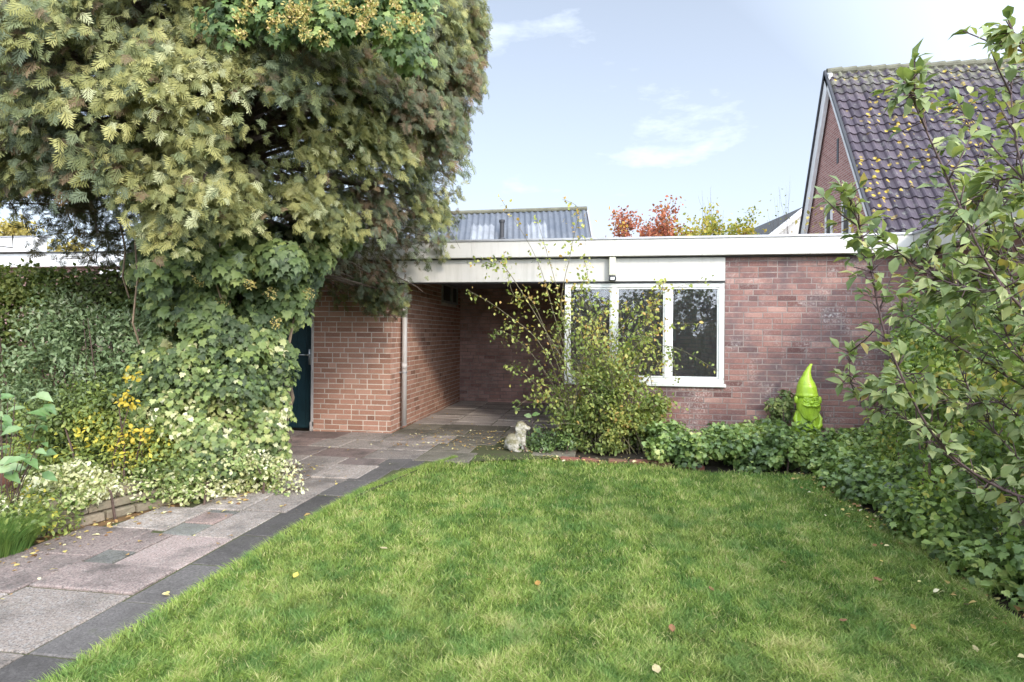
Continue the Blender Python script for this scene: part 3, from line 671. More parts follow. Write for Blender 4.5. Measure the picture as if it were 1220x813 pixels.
# ---------------------------------------------------------------- generic small trees behind
def twig_tree(name, label, base, hgt, halfw, spread, mat, tpl, nleaf, lsize, seed, lean=(0,0), bark='twig', density=5, r0=.06, zf=.3, cat='tree', depth=4):
    rr = random.Random(seed); base = np.array(base, float); root = empty(name, base, label, cat)
    mb = MB(); tips = []
    def grow(p, d, l, r, lev):
        pts = [p]; q = p.copy(); dd = d.copy()
        for i in range(4):
            dd = unit(dd + np.array([rr.gauss(0,.13), rr.gauss(0,.13), rr.gauss(.05,.08)])); q = q + dd*l/4; pts.append(q.copy())
            if lev >= 1: tips.append((q.copy(), dd.copy(), lev))
        mb.tube(pts, [r*(1-.12*i) for i in range(5)], 5 if lev else 8)
        if lev < depth:
            for k in range(rr.choice([2,3,3]) if lev else density):
                a = rr.uniform(0, 6.28); s = rr.uniform(.35,.8)*spread
                nd = unit(dd + np.array([math.cos(a)*s, math.sin(a)*s, rr.uniform(-.1,.25)])); j = rr.choice([2,3,4]) if lev else rr.choice([3,4])
                grow(pts[j], nd, l*rr.uniform(.55,.8), r*.55, lev+1)
    grow(base, unit(np.array([lean[0], lean[1], 1.])), hgt*zf, r0, 0)
    A = np.array(mb.v); q = np.array([t[0] for t in tips]); sz = hgt/np.percentile(q[:,2], 99); sw = halfw/np.percentile(np.linalg.norm(q[:,:2]-base[:2],axis=1), 92)
    sc3 = np.array([sw, sw, sz]); b0 = base*[1,1,0]; mb.v = [tuple(x) for x in (A-b0)*sc3+b0]; tips = [((t[0]-b0)*sc3+b0, t[1], t[2]) for t in tips]
    mb.build('trunk', M[bark], root)
    if nleaf:
        tp = [t for t in tips if t[2] >= 2]; idx = rng.integers(0, len(tp), nleaf)
        P = np.array([tp[i][0] for i in idx]) + rng.normal(size=(nleaf,3))*lsize*1.1; Nn = rdir(nleaf); Fd, Nr = orient(Nn, .5, .9)
        ph = nz(P, 1.6, seed); leaves('crown', mat, root, P, Fd, Nr, lsize*rng.uniform(.6,1.3,nleaf), tpl, .5+.5*ph+rng.normal(size=nleaf)*.2)
    return root
LM = {}
LM['red'] = leafmat('red_leaf', [(0,(.10,.05,.05)),(.4,(.36,.08,.05)),(.75,(.5,.15,.08)),(1,(.5,.3,.05))], .35)
LM['yel'] = leafmat('yellow_leaf', [(0,(.12,.16,.03)),(.4,(.33,.33,.04)),(.8,(.55,.42,.05)),(1,(.45,.25,.05))], .35)
LM['ochre'] = leafmat('ochre_leaf', [(0,(.22,.18,.05)),(.5,(.42,.34,.08)),(1,(.55,.44,.14))], .35)
twig_tree('red_leaved_tree', 'sparse tree with bright red autumn leaves behind the garage roof', at(728,284,20)*[1,1,0], 6.0, 3.0, .8, LM['red'], T_OVW, 4200, .12, 3, depth=4, r0=.08, zf=.62)
twig_tree('yellow_leaved_tree', 'rounded tree with yellow-green leaves left of the pale gable', at(884,284,21)*[1,1,0], 5.75, 1.5, .9, LM['yel'], T_OVW, 3000, .13, 5, depth=4, r0=.08, zf=.62)
twig_tree('yellow_shrub', 'low yellowish shrub top showing left of the yellow-green tree', at(840,284,20)*[1,1,0], 5.25, 1.2, .9, LM['yel'], T_OVW, 1600, .12, 15, depth=4, r0=.06, zf=.62)
twig_tree('bare_tree', 'leafless tree with thin upright branches above the garage roof', at(852,284,22)*[1,1,0], 6.7, 1.1, .55, None, T_OV, 0, .1, 9, depth=4, r0=.07, zf=.45)
twig_tree('bare_sapling', 'fine leafless twigs just left of the brick house gable', at(950,284,19)*[1,1,0], 6.3, .7, .6, LM['yel'], T_OV, 60, .09, 12, depth=4, r0=.05, zf=.5)
twig_tree('golden_sapling', 'thin sapling with golden leaves in front of the brick house gable', at(985,284,13.5)*[1,1,0], 4.4, .8, .8, LM['ochre'], T_OVW, 400, .11, 14, depth=4, r0=.04, zf=.62)
twig_tree('golden_tree', 'broad golden-leaved tree beyond the annex at the left edge', at(15,284,26)*[1,1,0], 6.3, 2.2, .95, LM['ochre'], T_OVW, 7000, .2, 21, depth=4, r0=.14, zf=.45)

# ---------------------------------------------------------------- the conifer
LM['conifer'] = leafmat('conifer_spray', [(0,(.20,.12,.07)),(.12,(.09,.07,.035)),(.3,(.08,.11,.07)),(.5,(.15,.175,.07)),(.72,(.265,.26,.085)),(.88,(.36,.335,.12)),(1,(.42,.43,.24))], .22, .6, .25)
LM['ivy'] = leafmat('ivy_leaf', [(0,(.025,.05,.02)),(.35,(.075,.12,.04)),(.65,(.16,.22,.06)),(.88,(.30,.35,.10)),(1,(.46,.46,.2))], .25, .5, .3)
LM['ivyb'] = leafmat('ivy_leaf_bright', [(0,(.03,.07,.02)),(.5,(.12,.20,.05)),(.85,(.26,.33,.10)),(1,(.42,.44,.22))], .25, .5, .3)
LM['umbel'] = leafmat('ivy_flower', [(0,(.28,.25,.07)),(.6,(.50,.42,.13)),(1,(.5,.33,.16))], .2, .7)
LM['varieg'] = leafmat('variegated_leaf', [(0,(.07,.13,.03)),(.4,(.22,.30,.08)),(.62,(.55,.55,.26)),(1,(.80,.78,.60))], .25, .45)
CX, CY = -2.95, 6.35
def crown_r(z):
    t = np.clip((z-1.55)/9.5, 0, 1); return 2.75*np.clip((z-1.5)/1.5, .12, 1)**.32*np.where(t > .35, np.clip(1-(t-.35)/.65, 0, 1)**.7, 1)
def front_ok(p, b): return (p-b)@FWD < 1.0
def conifer():
    b = W(CX, CY, 0); root = empty('conifer_tree', b, 'huge spreading conifer with drooping olive-yellow sprays towering over the left side', 'tree')
    m = MB(); m.tube([b, b+[0,0,1.2], b+[.05,.05,4], b+[0,0,8], b+[0,0,10.6]], [.26,.2,.17,.1,.03], 12, cap=False); m.build('trunk', M['bark'], root, True)
    # clumps at branch tips
    CP = []; CD = []; n = 0
    holes = [(335,122,70,26),(395,215,22,34),(85,60,42,18),(225,95,26,14),(405,292,22,22),(30,250,40,14)]
    tries = 0
    while n < 640 and tries < 16000:
        tries += 1
        z = 1.85 + 8.6*random.random()**1.35; a = random.uniform(0, 2*math.pi); d = RIGHT*math.cos(a) + FWD*math.sin(a)
        front = -math.sin(a)
        if z > 6 and random.random() < .5: continue
        if front < -.3 and random.random() < .6: continue
        r = float(crown_r(z))*random.uniform(.82,1.0); r *= 1 + .10*noise.noise(Vector((d[0]*2, d[1]*2, z*.8)))
        p = b*[1,1,0] + d*r + UP*z; px, py = proj(p)
        if front > -.5 and (py > np.interp(px, [-300,0,60,180,300,380,470,520,560,600], [215,228,244,268,276,258,256,240,195,60]) or px > np.interp(py, [-300,0,130,230,290], [566,566,550,518,482])): continue
        if front > -.2 and any(((px-hx)/hw)**2 + ((py-hy)/hh)**2 < 1 for hx, hy, hw, hh in holes): continue
        if CP and min(np.linalg.norm(np.array(CP[-260:]) - p, axis=1)) < .21: continue
        CP.append(p); CD.append(d); n += 1
    Ps = []; Fs = []; Ns = []; Ls = []
    limbs = MB()
    for p, d in zip(CP, CD):
        px, py = proj(p); k = 240 if p[2] < 5.6 and front_ok(p, b) else 70; ln = random.uniform(.4,.7); wd = random.uniform(.12,.22)
        t = rng.random(k)**.8; side = np.cross(d, UP); axis = unit(d*.75 - UP*.55)
        q = p + axis*(t[:,None]-.65)*ln + side*rng.normal(size=(k,1))*wd*(1.1-.5*t[:,None]) + UP*rng.normal(size=(k,1))*.10
        fd = unit(axis + side*rng.normal(size=(k,1))*.6 - UP*.45 + rdir(k)*.5); nr = unit(d*.5 + UP*.45 - FWD*.45 + rdir(k)*.9)
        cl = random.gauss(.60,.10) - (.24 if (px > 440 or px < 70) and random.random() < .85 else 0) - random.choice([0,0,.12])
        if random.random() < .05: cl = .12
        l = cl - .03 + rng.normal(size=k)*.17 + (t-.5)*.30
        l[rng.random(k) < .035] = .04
        Ps.append(q); Fs.append(fd); Ns.append(nr); Ls.append(l)
        ax = b*[1,1,0] + UP*max(1.9, p[2]+.25*np.linalg.norm((p-b)[:2])*.4)
        mid = (p+ax)/2 + UP*.12 + rdir(1)[0]*.08
        limbs.tube([ax, mid, p-axis*.1, p+axis*ln*.2], [.03,.02,.011,.004], 5, cap=False)
    # inner brown, sparse
    k = 22000; z = 2.1 + 7.0*rng.random(k); a = rng.uniform(0, 2*np.pi, k); rr = crown_r(z)*(.2+.62*rng.random(k)**.6)
    d = RIGHT[None]*np.cos(a)[:,None] + FWD[None]*np.sin(a)[:,None]; q = (b*[1,1,0])[None] + d*rr[:,None] + UP*z[:,None]
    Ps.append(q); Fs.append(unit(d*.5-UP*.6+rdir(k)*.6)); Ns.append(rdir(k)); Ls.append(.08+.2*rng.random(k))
    P = np.concatenate(Ps); Fd = np.concatenate(Fs); Nr = np.concatenate(Ns); lc = np.concatenate(Ls)
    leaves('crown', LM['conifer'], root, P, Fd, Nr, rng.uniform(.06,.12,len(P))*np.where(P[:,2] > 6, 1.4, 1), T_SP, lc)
    for k in range(420):        # bare inner twigs
        z = random.uniform(2.0,6); a = random.uniform(0,6.28); r = float(crown_r(z))*random.uniform(.3,.85); d = RIGHT*math.cos(a)+FWD*math.sin(a)
        p = b*[1,1,0]+d*r+UP*z; limbs.tube([p, p+rdir(1)[0]*.2+d*.1, p+rdir(1)[0]*.25+d*.3], [.007,.005,.002], 4, cap=False)
    limbs.build('limbs', M['bark'], root)
conifer()
def umbels(parent, C, Dn, size=.05):
    Ps = []; k = 60
    for c, d in zip(C, Dn):
        x = rdir(k)*size*rng.uniform(.5,1.0,(k,1)); Ps.append(c + d*size*.6 + x)
    P = np.concatenate(Ps); leaves('flowers', LM['umbel'], parent, P, rdir(len(P)), rdir(len(P)), .020, T_SM, rng.random(len(P)))
# upper ivy on the front of the conifer
c0 = at(375,35,3.75)
root = empty('climbing_ivy', c0*[1,1,1], 'bright glossy ivy with pale flower heads hanging high in the conifer', 'ivy')
Ps = []; Ns = []
for k in range(30):
    px = random.uniform(265,500); py = random.uniform(-60, 42 if px < 470 else 70); c = at(px,py,random.uniform(3.6,3.95)+abs(px-370)*.0012)
    p, nn = shell(150, c, (.20,.16,.16), .4); Ps.append(p); Ns.append(nn)
P = np.concatenate(Ps); Nn = np.concatenate(Ns); k = (P-CAM)@FWD < 4.3; P, Nn = P[k], Nn[k]; Fd, Nr = orient(unit(Nn-FWD*1.1), .9, .45, .35)
leaves('foliage', LM['ivyb'], root, P, Fd, Nr, rng.uniform(.035,.07,len(P)), T_IVY, .42+.6*nz(P,4)+rng.normal(size=len(P))*.2)
C = [at(random.uniform(285,500), random.uniform(-5,55), 3.5) for _ in range(26)]; umbels(root, C, [-FWD]*26, .045)

# ---------------------------------------------------------------- ivy column at the left
def ivy_column():
    b = W(-2.62, 5.55, 0); root = empty('ivy_mass', b, 'tall cascading ivy mass with yellowish flower heads beside the dark door', 'ivy')
    blobs = []
    for k in range(120):
        z = random.uniform(.1, 2.35); a = random.uniform(0, 6.28); t = z/2.3
        rx = .66 + .12*math.sin(z*3) - (.06 if z < .9 else 0) + (.2 if z > 1.75 else 0); ry = .55
        cx = -2.70 + (-.10 if z < 1 else 0) + (.16 if z > 1.6 else 0) + .12*(.9-z if z < .9 else 0)
        p = W(cx + rx*.72*math.cos(a), 5.55 + ry*.72*math.sin(a) - .35*(1-t), z); blobs.append((p, (.28,.24,.22), z))
    for k in range(40):      # hanging tongue up into the crown, both sides
        px = random.uniform(175,410); py = random.uniform(285, 345) - (28 if px > 370 else 0); D_ = random.uniform(4.7,5.6) if px < 370 else random.uniform(5.5,6.2); blobs.append((at(px,py,D_), (.22,.2,.17), 2.0))
    Ps = []; Ns = []; Ls = []; Sz = []
    for c, r, z in blobs:
        p, nn = shell(330, c, r, .3, .03); Ps.append(p); Ns.append(nn)
    P = np.concatenate(Ps); Nn = np.concatenate(Ns)
    cam = unit(P-CAM); front = (Nn*cam).sum(1) < .35; k = front | (rng.random(len(P)) < .35); P, Nn = P[k], Nn[k]
    k = nz(P, 3.2, 31) > -.22; P, Nn = P[k], Nn[k]
    z = P[:,2]; Fd, Nr = orient(unit(Nn*1.0 - FWD*.55 + RIGHT*.1), .95, .45, .4)
    lc = .46 + .55*nz(P,2.5) + rng.normal(size=len(P))*.2 + np.where(z < 1.15, .10, .0)
    sz = np.where(z > 1.2, rng.uniform(.055,.095,len(P)), rng.uniform(.035,.06,len(P)))
    var = (z < 1.35) & (rng.random(len(P)) < .24 + .35*nz(P,2,4))
    leaves('foliage', LM['ivy'], root, P[~var], Fd[~var], Nr[~var], sz[~var], T_IVY, lc[~var])
    leaves('pale_foliage', LM['varieg'], root, P[var], Fd[var], Nr[var], sz[var]*.9, T_IVY, np.clip(lc[var]*.9, 0, .85))
    C = []
    for px, py in ((262,317),(172,340),(198,350),(265,362),(220,385),(300,340),(325,350),(345,330),(330,385),(240,335),(370,350),(310,320),(355,300),(235,300)):
        C.append(at(px,py, 4.72 + .5*((px-270)/110.)**2 + (.25 if py > 360 else 0)))
    umbels(root, C, [-FWD]*len(C), .055)
    m = MB()
    for k in range(16):
        a = W(-2.65+random.uniform(-.45,.45), 5.6+random.uniform(-.3,.2), 0); pts = [a]; 
        for j in range(6): pts.append(pts[-1] + [random.uniform(-.1,.1), random.uniform(-.08,.08), .38])
        m.tube(pts, [.022,.02,.018,.015,.012,.01,.006], 5)
    for (x0,y0,x1,y1,D_) in ((160,275,158,385,4.9),(143,265,146,330,5.0),(262,290,255,330,4.8)):
        m.tube([at(x0,y0,D_), at((x0+x1)/2+5,(y0+y1)/2,D_), at(x1,y1,D_), at(x1+8,y1+25,D_+.1)], .008, 5)
    m.build_each('stem', M['vine'], root)
ivy_column()

# ---------------------------------------------------------------- bushes
def bush(name, label, cat, base, blobs, n, tpl, size, mat, droop=.3, rnd=.8, up=.6, inner=.3, stems=12, lcb=.5, nzs=2.5, nza=.5, zmin=.02, stemmat='twig', attrz=0., cull=True, partname='foliage'):
    root = empty(name, np.array(base)*[1,1,0], label, cat); Ps = []; Ns = []
    tot = sum(r[0]*r[1]+r[1]*r[2]+r[0]*r[2] for _, r in blobs)
    for c, r in blobs:
        p, nn = shell(max(8, int(n*(r[0]*r[1]+r[1]*r[2]+r[0]*r[2])/tot)), c, r, inner, zmin); Ps.append(p); Ns.append(nn)
    P = np.concatenate(Ps); Nn = np.concatenate(Ns)
    if cull: cam = unit(P-CAM); k = ((Nn*cam).sum(1) < .4) | (rng.random(len(P)) < .5); P, Nn = P[k], Nn[k]
    Fd, Nr = orient(Nn, droop, rnd, up); lc = lcb + nza*nz(P, nzs, len(name)) + rng.normal(size=len(P))*.18
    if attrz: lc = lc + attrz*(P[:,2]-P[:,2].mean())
    leaves(partname, mat, root, P, Fd, Nr, rng.uniform(size*.65, size*1.25, len(P)), tpl, lc)
    if stems:
        m = MB()
        for k in range(stems):
            c, r = random.choice(blobs); c = np.array(c); g0 = np.array([base[0]+random.uniform(-.15,.15)*(1+len(blobs)*.02), base[1]+random.uniform(-.12,.12), 0]) if len(blobs) < 14 else np.array([c[0]+random.uniform(-.1,.1), c[1]+random.uniform(-.1,.1), 0])
            e = c + rdir(1)[0]*np.array(r)*.8; mid = (g0+e)/2 + rdir(1)[0]*.06 + UP*.05
            m.tube([g0, mid, e], [.011,.008,.003], 5)
        m.build_each('stem', M[stemmat], root)
    return root
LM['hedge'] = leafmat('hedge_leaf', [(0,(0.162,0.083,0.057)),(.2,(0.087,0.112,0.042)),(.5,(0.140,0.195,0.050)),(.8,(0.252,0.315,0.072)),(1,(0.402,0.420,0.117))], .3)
LM['blue'] = leafmat('bluish_leaf', [(0,(.07,.11,.045)),(.4,(.13,.20,.085)),(.75,(.22,.30,.15)),(1,(.38,.43,.28))], .25, .5, .35)
LM['yg'] = leafmat('yellowgreen_leaf', [(0,(0.073,0.108,0.039)),(.4,(0.161,0.230,0.059)),(.75,(0.336,0.392,0.093)),(.93,(0.687,0.594,0.080)),(1,(0.700,0.567,0.066))], .35)
LM['rose'] = leafmat('rose_leaf', [(0,(.08,.12,.035)),(.35,(.17,.24,.06)),(.7,(.36,.41,.11)),(.93,(.56,.53,.15)),(1,(.50,.32,.10))], .4)
LM['bed'] = leafmat('bed_ivy_leaf', [(0,(0.050,0.090,0.039)),(.45,(0.132,0.225,0.057)),(.8,(0.297,0.405,0.102)),(1,(0.522,0.570,0.192))], .28, .35, .5)
LM['right'] = leafmat('hedge_right_leaf', [(0,(.04,.075,.025)),(.4,(.13,.22,.05)),(.72,(.28,.39,.085)),(.93,(.50,.54,.14)),(1,(.62,.50,.12))], .35, .45, .4)
LM['apple'] = leafmat('apple_leaf', [(0,(.09,.14,.06)),(.4,(.19,.26,.10)),(.75,(.33,.38,.17)),(.95,(.50,.50,.22)),(1,(.44,.34,.12))], .35, .5, .35)
LM['broad'] = leafmat('broad_leaf', [(0,(0.064,0.130,0.044)),(.6,(0.129,0.247,0.077)),(1,(0.298,0.390,0.194))], .25, .3, .5)
# hedge
bl = []
for k in range(300):
    X = random.uniform(-7.2,-2.9); Dp = 6.35 + .18*(X+5) + random.uniform(-.3,.3); z = random.uniform(.15,1.86) if random.random() < .75 else random.uniform(1.8,1.93)
    bl.append((W(X, Dp, z), (.32,.26,.22)))
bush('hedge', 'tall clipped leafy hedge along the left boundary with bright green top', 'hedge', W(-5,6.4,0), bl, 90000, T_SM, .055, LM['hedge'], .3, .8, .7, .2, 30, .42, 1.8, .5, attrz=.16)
# bluish shrub in front of the hedge
bl = []
for k in range(60):
    t = random.random(); z = .35+1.45*t; bl.append((W(-3.75+random.uniform(-.62,.72)*(1-.15*t), 5.25+random.uniform(-.3,.3), z*.93), (.22,.2,.16)))
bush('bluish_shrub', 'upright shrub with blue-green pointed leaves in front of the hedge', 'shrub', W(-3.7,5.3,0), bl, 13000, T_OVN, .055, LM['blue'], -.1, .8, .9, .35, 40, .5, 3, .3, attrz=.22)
# lower yellowish shrub
bl = []
for k in range(70):
    X = random.uniform(-3.95,-2.75); z = random.uniform(.1,.95); bl.append((W(X, 4.75+random.uniform(-.2,.3)+z*.25, z), (.22,.2,.17)))
bush('yellowing_shrub', 'dense green shrub turning yellow, below the bluish shrub', 'shrub', W(-3.6,4.9,0), bl, 20000, T_OV, .042, LM['yg'], .2, .8, .8, .3, 30, .45, 3, .6)
bl = [(at(random.gauss(152,13), random.uniform(445,525), 4.64), (.06,.06,.07)) for k in range(9)]
LM['gold'] = leafmat('golden_leaf', [(0,(.40,.34,.04)),(1,(.75,.52,.04))], .35)
bush('golden_shrub', 'small sprig of bright golden-yellow leaves in the left border', 'shrub', at(152,520,4.8), bl, 150, T_OVW, .04, LM['gold'], .4, .7, .8, .3, 4, .5, 3, .3, zmin=.1)
# variegated euonymus mound
bl = []
for k in range(70):
    px = random.uniform(45,345); t = (px-45)/300.; py = 602 - 14*t + random.uniform(-38,6) - (10 if 150 < px < 300 else 0); D_ = 4.25 + .75*t + random.uniform(-.05,.35)
    c = at(px,py,D_); c[2] = min(max(c[2],.06),.42); bl.append((c, (.17,.15,.10)))
for k in range(16): u_ = random.random(); bl.append((np.array([-.98+.25*u_-.06+random.uniform(-.05,.1), -4.5+.75*u_, random.uniform(.2,.3)]), (.12,.12,.07)))
bush('variegated_shrub', 'low spreading shrub with cream-edged leaves spilling over the path edge', 'shrub', at(200,600,4.7), bl, 17000, T_OVW, .034, LM['varieg'], .2, .8, .9, .3, 24, .60, 2.2, .55, zmin=.05)
bl = [(W(random.uniform(-4.3,-3.1), random.uniform(3.6,4.3), random.uniform(.08,.25)), (.2,.18,.1)) for k in range(30)]
bush('border_groundcover', 'low green ground cover in the left border around the terracotta pots', 'ground cover', W(-3.5,4,0), bl, 7000, T_OV, .036, LM['yg'], .2, .8, .9, .3, 10, .5, 3, .5)
# broad leaved plant at the far left
root = empty('broad_leaved_plant', at(15,580,3.9)*[1,1,0], 'plant with large broad green leaves at the far left edge', 'plant')
P = []; Fd = []; 
stm = MB(); g0 = at(5,600,3.95)*[1,1,0]
for k in range(46):
    px = random.uniform(-25,58); py = random.uniform(462,565); p = at(px,py,random.uniform(3.55,4.1)); P.append(p); a = random.uniform(-.6,3.7); Fd.append(RIGHT*math.cos(a)*.9 - UP*.25*random.random() - FWD*.3 + UP*.3*math.sin(a)); (k % 3 == 0) and stm.tube([g0+rdir(1)[0]*[.1,.1,0], (g0+p)/2+UP*.08, p], [.004,.003,.002], 5)
P = np.array(P); Fd = np.array(Fd); leaves('foliage', LM['broad'], root, P, Fd, unit(UP*1.0-FWD*.5+rdir(len(P))*.5), rng.uniform(.08,.14,len(P)), tpl_oval(.45,.3), rng.random(len(P))); stm.build_each('stem', M['twig'], root)
# terracotta pots
def pot(px, py, D_, s, label):
    b = at(px,py,D_); z0 = .02; r = .11*s; root = empty('flower_pot', (b[0],b[1],z0), label, 'flower pot', 'terracotta pots in the left border'); 
    prof = [(0,0),(r*.7,0),(r*.95,.20*s),(r*.97,.215*s),(r*1.12,.215*s),(r*1.14,.27*s),(r*1.0,.27*s),(r*.92,.23*s),(0,.22*s)]
    V = []; F = []; n = 28
    for pr_, pz in prof:
        for k in range(n): a = 2*math.pi*k/n; V.append((b[0]+pr_*math.cos(a), b[1]+pr_*math.sin(a), z0+pz))
    for i in range(len(prof)-1):
        for k in range(n): F.append((i*n+k, i*n+(k+1)%n, (i+1)*n+(k+1)%n, (i+1)*n+k))
    mk('pot_body', V, F, M['terracotta'], root, [.5]*len(V), True)
    m = MB(); m.tube([(b[0],b[1],z0+.235*s),(b[0],b[1],z0+.245*s)], [r*.93,r*.9], 20); m.build('potting_soil', M['soil'], root)
pot(40,560,5.35,1.15,'larger terracotta pot half hidden in the leaves, nearer the bluish shrub'); pot(14,566,5.1,.95,'smaller terracotta pot at the left, under the broad leaves')
# ornamental grass tuft
b = at(-4,640,3.62)*[1,1,0]; k = 5200; an = rng.uniform(0,2*np.pi,k); rr = rng.random(k)**.5*.2
P = np.stack([b[0]-.05+rr*np.cos(an), b[1]+rr*np.sin(an), np.full(k,.03)],1); lean = np.stack([np.cos(an),np.sin(an),-.15*np.ones(k)],1)*(rr/.2)[:,None]*rng.uniform(.2,.9,(k,1))
meta(blades('ornamental_grass', P, rng.uniform(.16,.30,k), np.full(k,.0017), lean, np.clip(rng.normal(.15,.2,k),0,.9), M['grass']), 'rounded tuft of fine dark green grass at the left edge by the path', 'grass tuft')
# stacked stone retaining edge
m = MB(); 
a = at(30,655,3.45)*[1,1,0]; e_ = at(118,612,4.1)*[1,1,0]; a = np.array([-.98,-4.55,0]); e_ = np.array([-.73,-3.85,0]); u = unit(e_-a); v = np.array([-u[1],u[0],0]); Lw = np.linalg.norm(e_-a)+1.2; a = a - u*.6
for r in range(3):
    s = -random.random()*.1
    while s < Lw:
        wd = random.uniform(.16,.42); c_ = a + u*(s+wd/2) + v*(.04*r+random.uniform(-.012,.012)+.05) + UP*(.03+.07*r+.035); hx = u*(wd/2-.006); hy = v*.09; hz_ = UP*.031
        V = []; 
        for kz in (-1,-.7,.7,1):
            ins = .9 if abs(kz) == 1 else 1
            for i, j in ((-1,-1),(0,-1.05),(1,-1),(1,1),(0,1),(-1,1)): V.append(c_ + hx*i*(1-(1-ins)*.4) + hy*j*ins + hz_*kz + np.array([random.uniform(-.006,.006) for _ in range(3)]))
        F = [(5,4,3,2,1,0),(18,19,20,21,22,23)] + [(L_*6+i, L_*6+(i+1)%6, L_*6+6+(i+1)%6, L_*6+6+i) for L_ in range(3) for i in range(6)]
        m.add(V, F, random.random()); s += wd
meta(m.build('retaining_wall', M['stonewall']), 'low retaining edge of stacked flat sandstone beside the path', 'stone wall')

# central rose bush
def rose():
    base = np.array([2.85,-.42,0]); root = empty('rose_bush', base, 'tall loose rose bush with yellow-green leaves in front of the window', 'rose bush')
    m = MB(); Ps = []; 
    paths = []
    sp = [[(690,525),(650,420),(600,372),(556,345)],[(700,525),(668,400),(640,310),(596,236)],[(705,525),(680,400),(660,330),(640,262)],[(690,520),(672,390),(680,300),(690,252),(672,238)],[(715,525),(740,450),(790,412),(856,442)],
          [(715,525),(745,430),(790,390),(832,386)],[(690,525),(640,430),(600,395),(588,402)],[(700,530),(650,470),(615,440),(608,436)],[(720,525),(765,400),(790,350),(848,334)],[(720,520),(770,380),(790,340),(782,338)],[(715,520),(780,440),(800,420),(805,455)],
          [(690,520),(660,480),(640,470),(612,488)],[(700,520),(690,360),(700,330),(694,305)],[(680,520),(610,330),(585,318),(562,308)],[(690,520),(640,370),(612,352),(600,300)]]
    for s in sp: 
        D1 = 7.0 - random.uniform(0,.6); pts = [at(x,y,7.05 + (D1-7.05)*i/len(s)) for i, (x,y) in enumerate(s)]; pts[0] = base + [random.uniform(-.35,.35), random.uniform(-.15,.1), 0]; paths.append((pts, .45))
    for k in range(70):
        g0 = base + [random.uniform(-.5,.6), random.uniform(-.2,.12), 0]; a = random.uniform(0,6.28); rx = random.uniform(.1,.75); zt = random.uniform(.6,1.8)-.6*max(0,rx-.25)
        e = base + [math.cos(a)*rx*1.0, math.sin(a)*.35 - .1, zt]; mid = (g0+e)/2 + UP*.15*zt + rdir(1)[0]*.08; paths.append(([g0, mid, e, e + unit(e-mid)*.12 - UP*.06], 1))
    for pts, dn in paths:
        # Catmull-like resample
        q = []; pts = [np.array(p) for p in pts]
        for i in range(len(pts)-1):
            p0 = pts[max(i-1,0)]; p1, p2 = pts[i], pts[i+1]; p3 = pts[min(i+2,len(pts)-1)]
            for t in np.linspace(0,1,6,endpoint=False): q.append(.5*((2*p1)+(-p0+p2)*t+(2*p0-5*p1+4*p2-p3)*t*t+(-p0+3*p1-3*p2+p3)*t**3))
        q.append(pts[-1]); m.tube(q, list(np.linspace(.0058,.0018,len(q))), 5)
        q = np.array(q); k = int(36*dn) if dn == 1 else 44; ii = rng.integers(int(len(q)*(.3 if dn==1 else .35)), len(q), k)
        sz = .075 if dn == 1 else .03; Ps.append(q[ii] + rng.normal(size=(k,3))*sz)
        if dn < 1:
            k = 60; ii = rng.integers(int(len(q)*.2), int(len(q)*.65), k); Ps.append(q[ii]+rng.normal(size=(k,3))*.08)
    # fuller body
    for k in range(90):
        a = random.uniform(0,6.28); z = random.uniform(.08,1.35)*random.random()**.35; rx = (.66 if z < .7 else .42)*random.random()**.5; c = base + [math.cos(a)*rx + .08, math.sin(a)*.32, z]
        p, _ = shell(72, c, (.15,.13,.13), .5, .03); Ps.append(p)
    for k in range(60):
        a = random.uniform(0,6.28); rx = .72*random.random()**.5; p, _ = shell(75, base + [math.cos(a)*rx + .05, math.sin(a)*.3, random.uniform(.06,.55)], (.15,.13,.12), .5, .03); Ps.append(p)
    P = np.concatenate(Ps); P = P[P[:,1] < -.06]; nn = rdir(len(P)); Fd, Nr = orient(nn, .35, .9, .8)
    lc = .52 + .40*(P[:,2]-.75)*.5 + .5*nz(P,3,2) + rng.normal(size=len(P))*.2
    leaves('foliage', LM['rose'], root, P, Fd, Nr, rng.uniform(.03,.06,len(P)), T_OVW, lc); m.build_each('stem', M['rose_stem'], root)
rose()
# ivy bed under the wall
bl = []
for k in range(120):
    x = random.uniform(3.45,5.75); y = random.uniform(-1.35,-.15); hmax = .38 if y < -.7 else .30
    if x > 5.05 and y > -.75: hmax = .22
    if x < 3.9: hmax *= .9
    bl.append((np.array([x, y, random.uniform(.05,hmax)]), (.17,.16,.13)))
bush('ivy_bed', 'low leafy ivy bed at the foot of the weathered wall, right of the rose bush', 'ground cover', (4.6,-.8,0), bl, 17000, T_IVY, .05, LM['bed'], .3, .6, .9, .3, 20, .5, 3, .5)
bl = [(np.array([5.0+random.uniform(-.2,.1), -.12, random.uniform(.3,.68)]), (.10,.07,.10)) for k in range(9)]
bush('wall_ivy', 'small ivy patch climbing the wall just left of the green gnome', 'ivy', (4.98,-.15,0), bl, 650, T_IVY, .05, LM['ivy'], .5, .5, .5, .3, 6, .5, 3, .4)
bl = [(np.array([2.1+random.uniform(-.22,.45), -.72+random.uniform(-.12,.2), random.uniform(.04,.2)]), (.12,.11,.08)) for k in range(16)]
bush('dark_groundcover', 'small dark green clump right beside the stone dog', 'ground cover', (2.2,-.7,0), bl, 1900, T_SM, .04, LM['bed'], .0, .8, .9, .3, 6, .3, 3, .4)
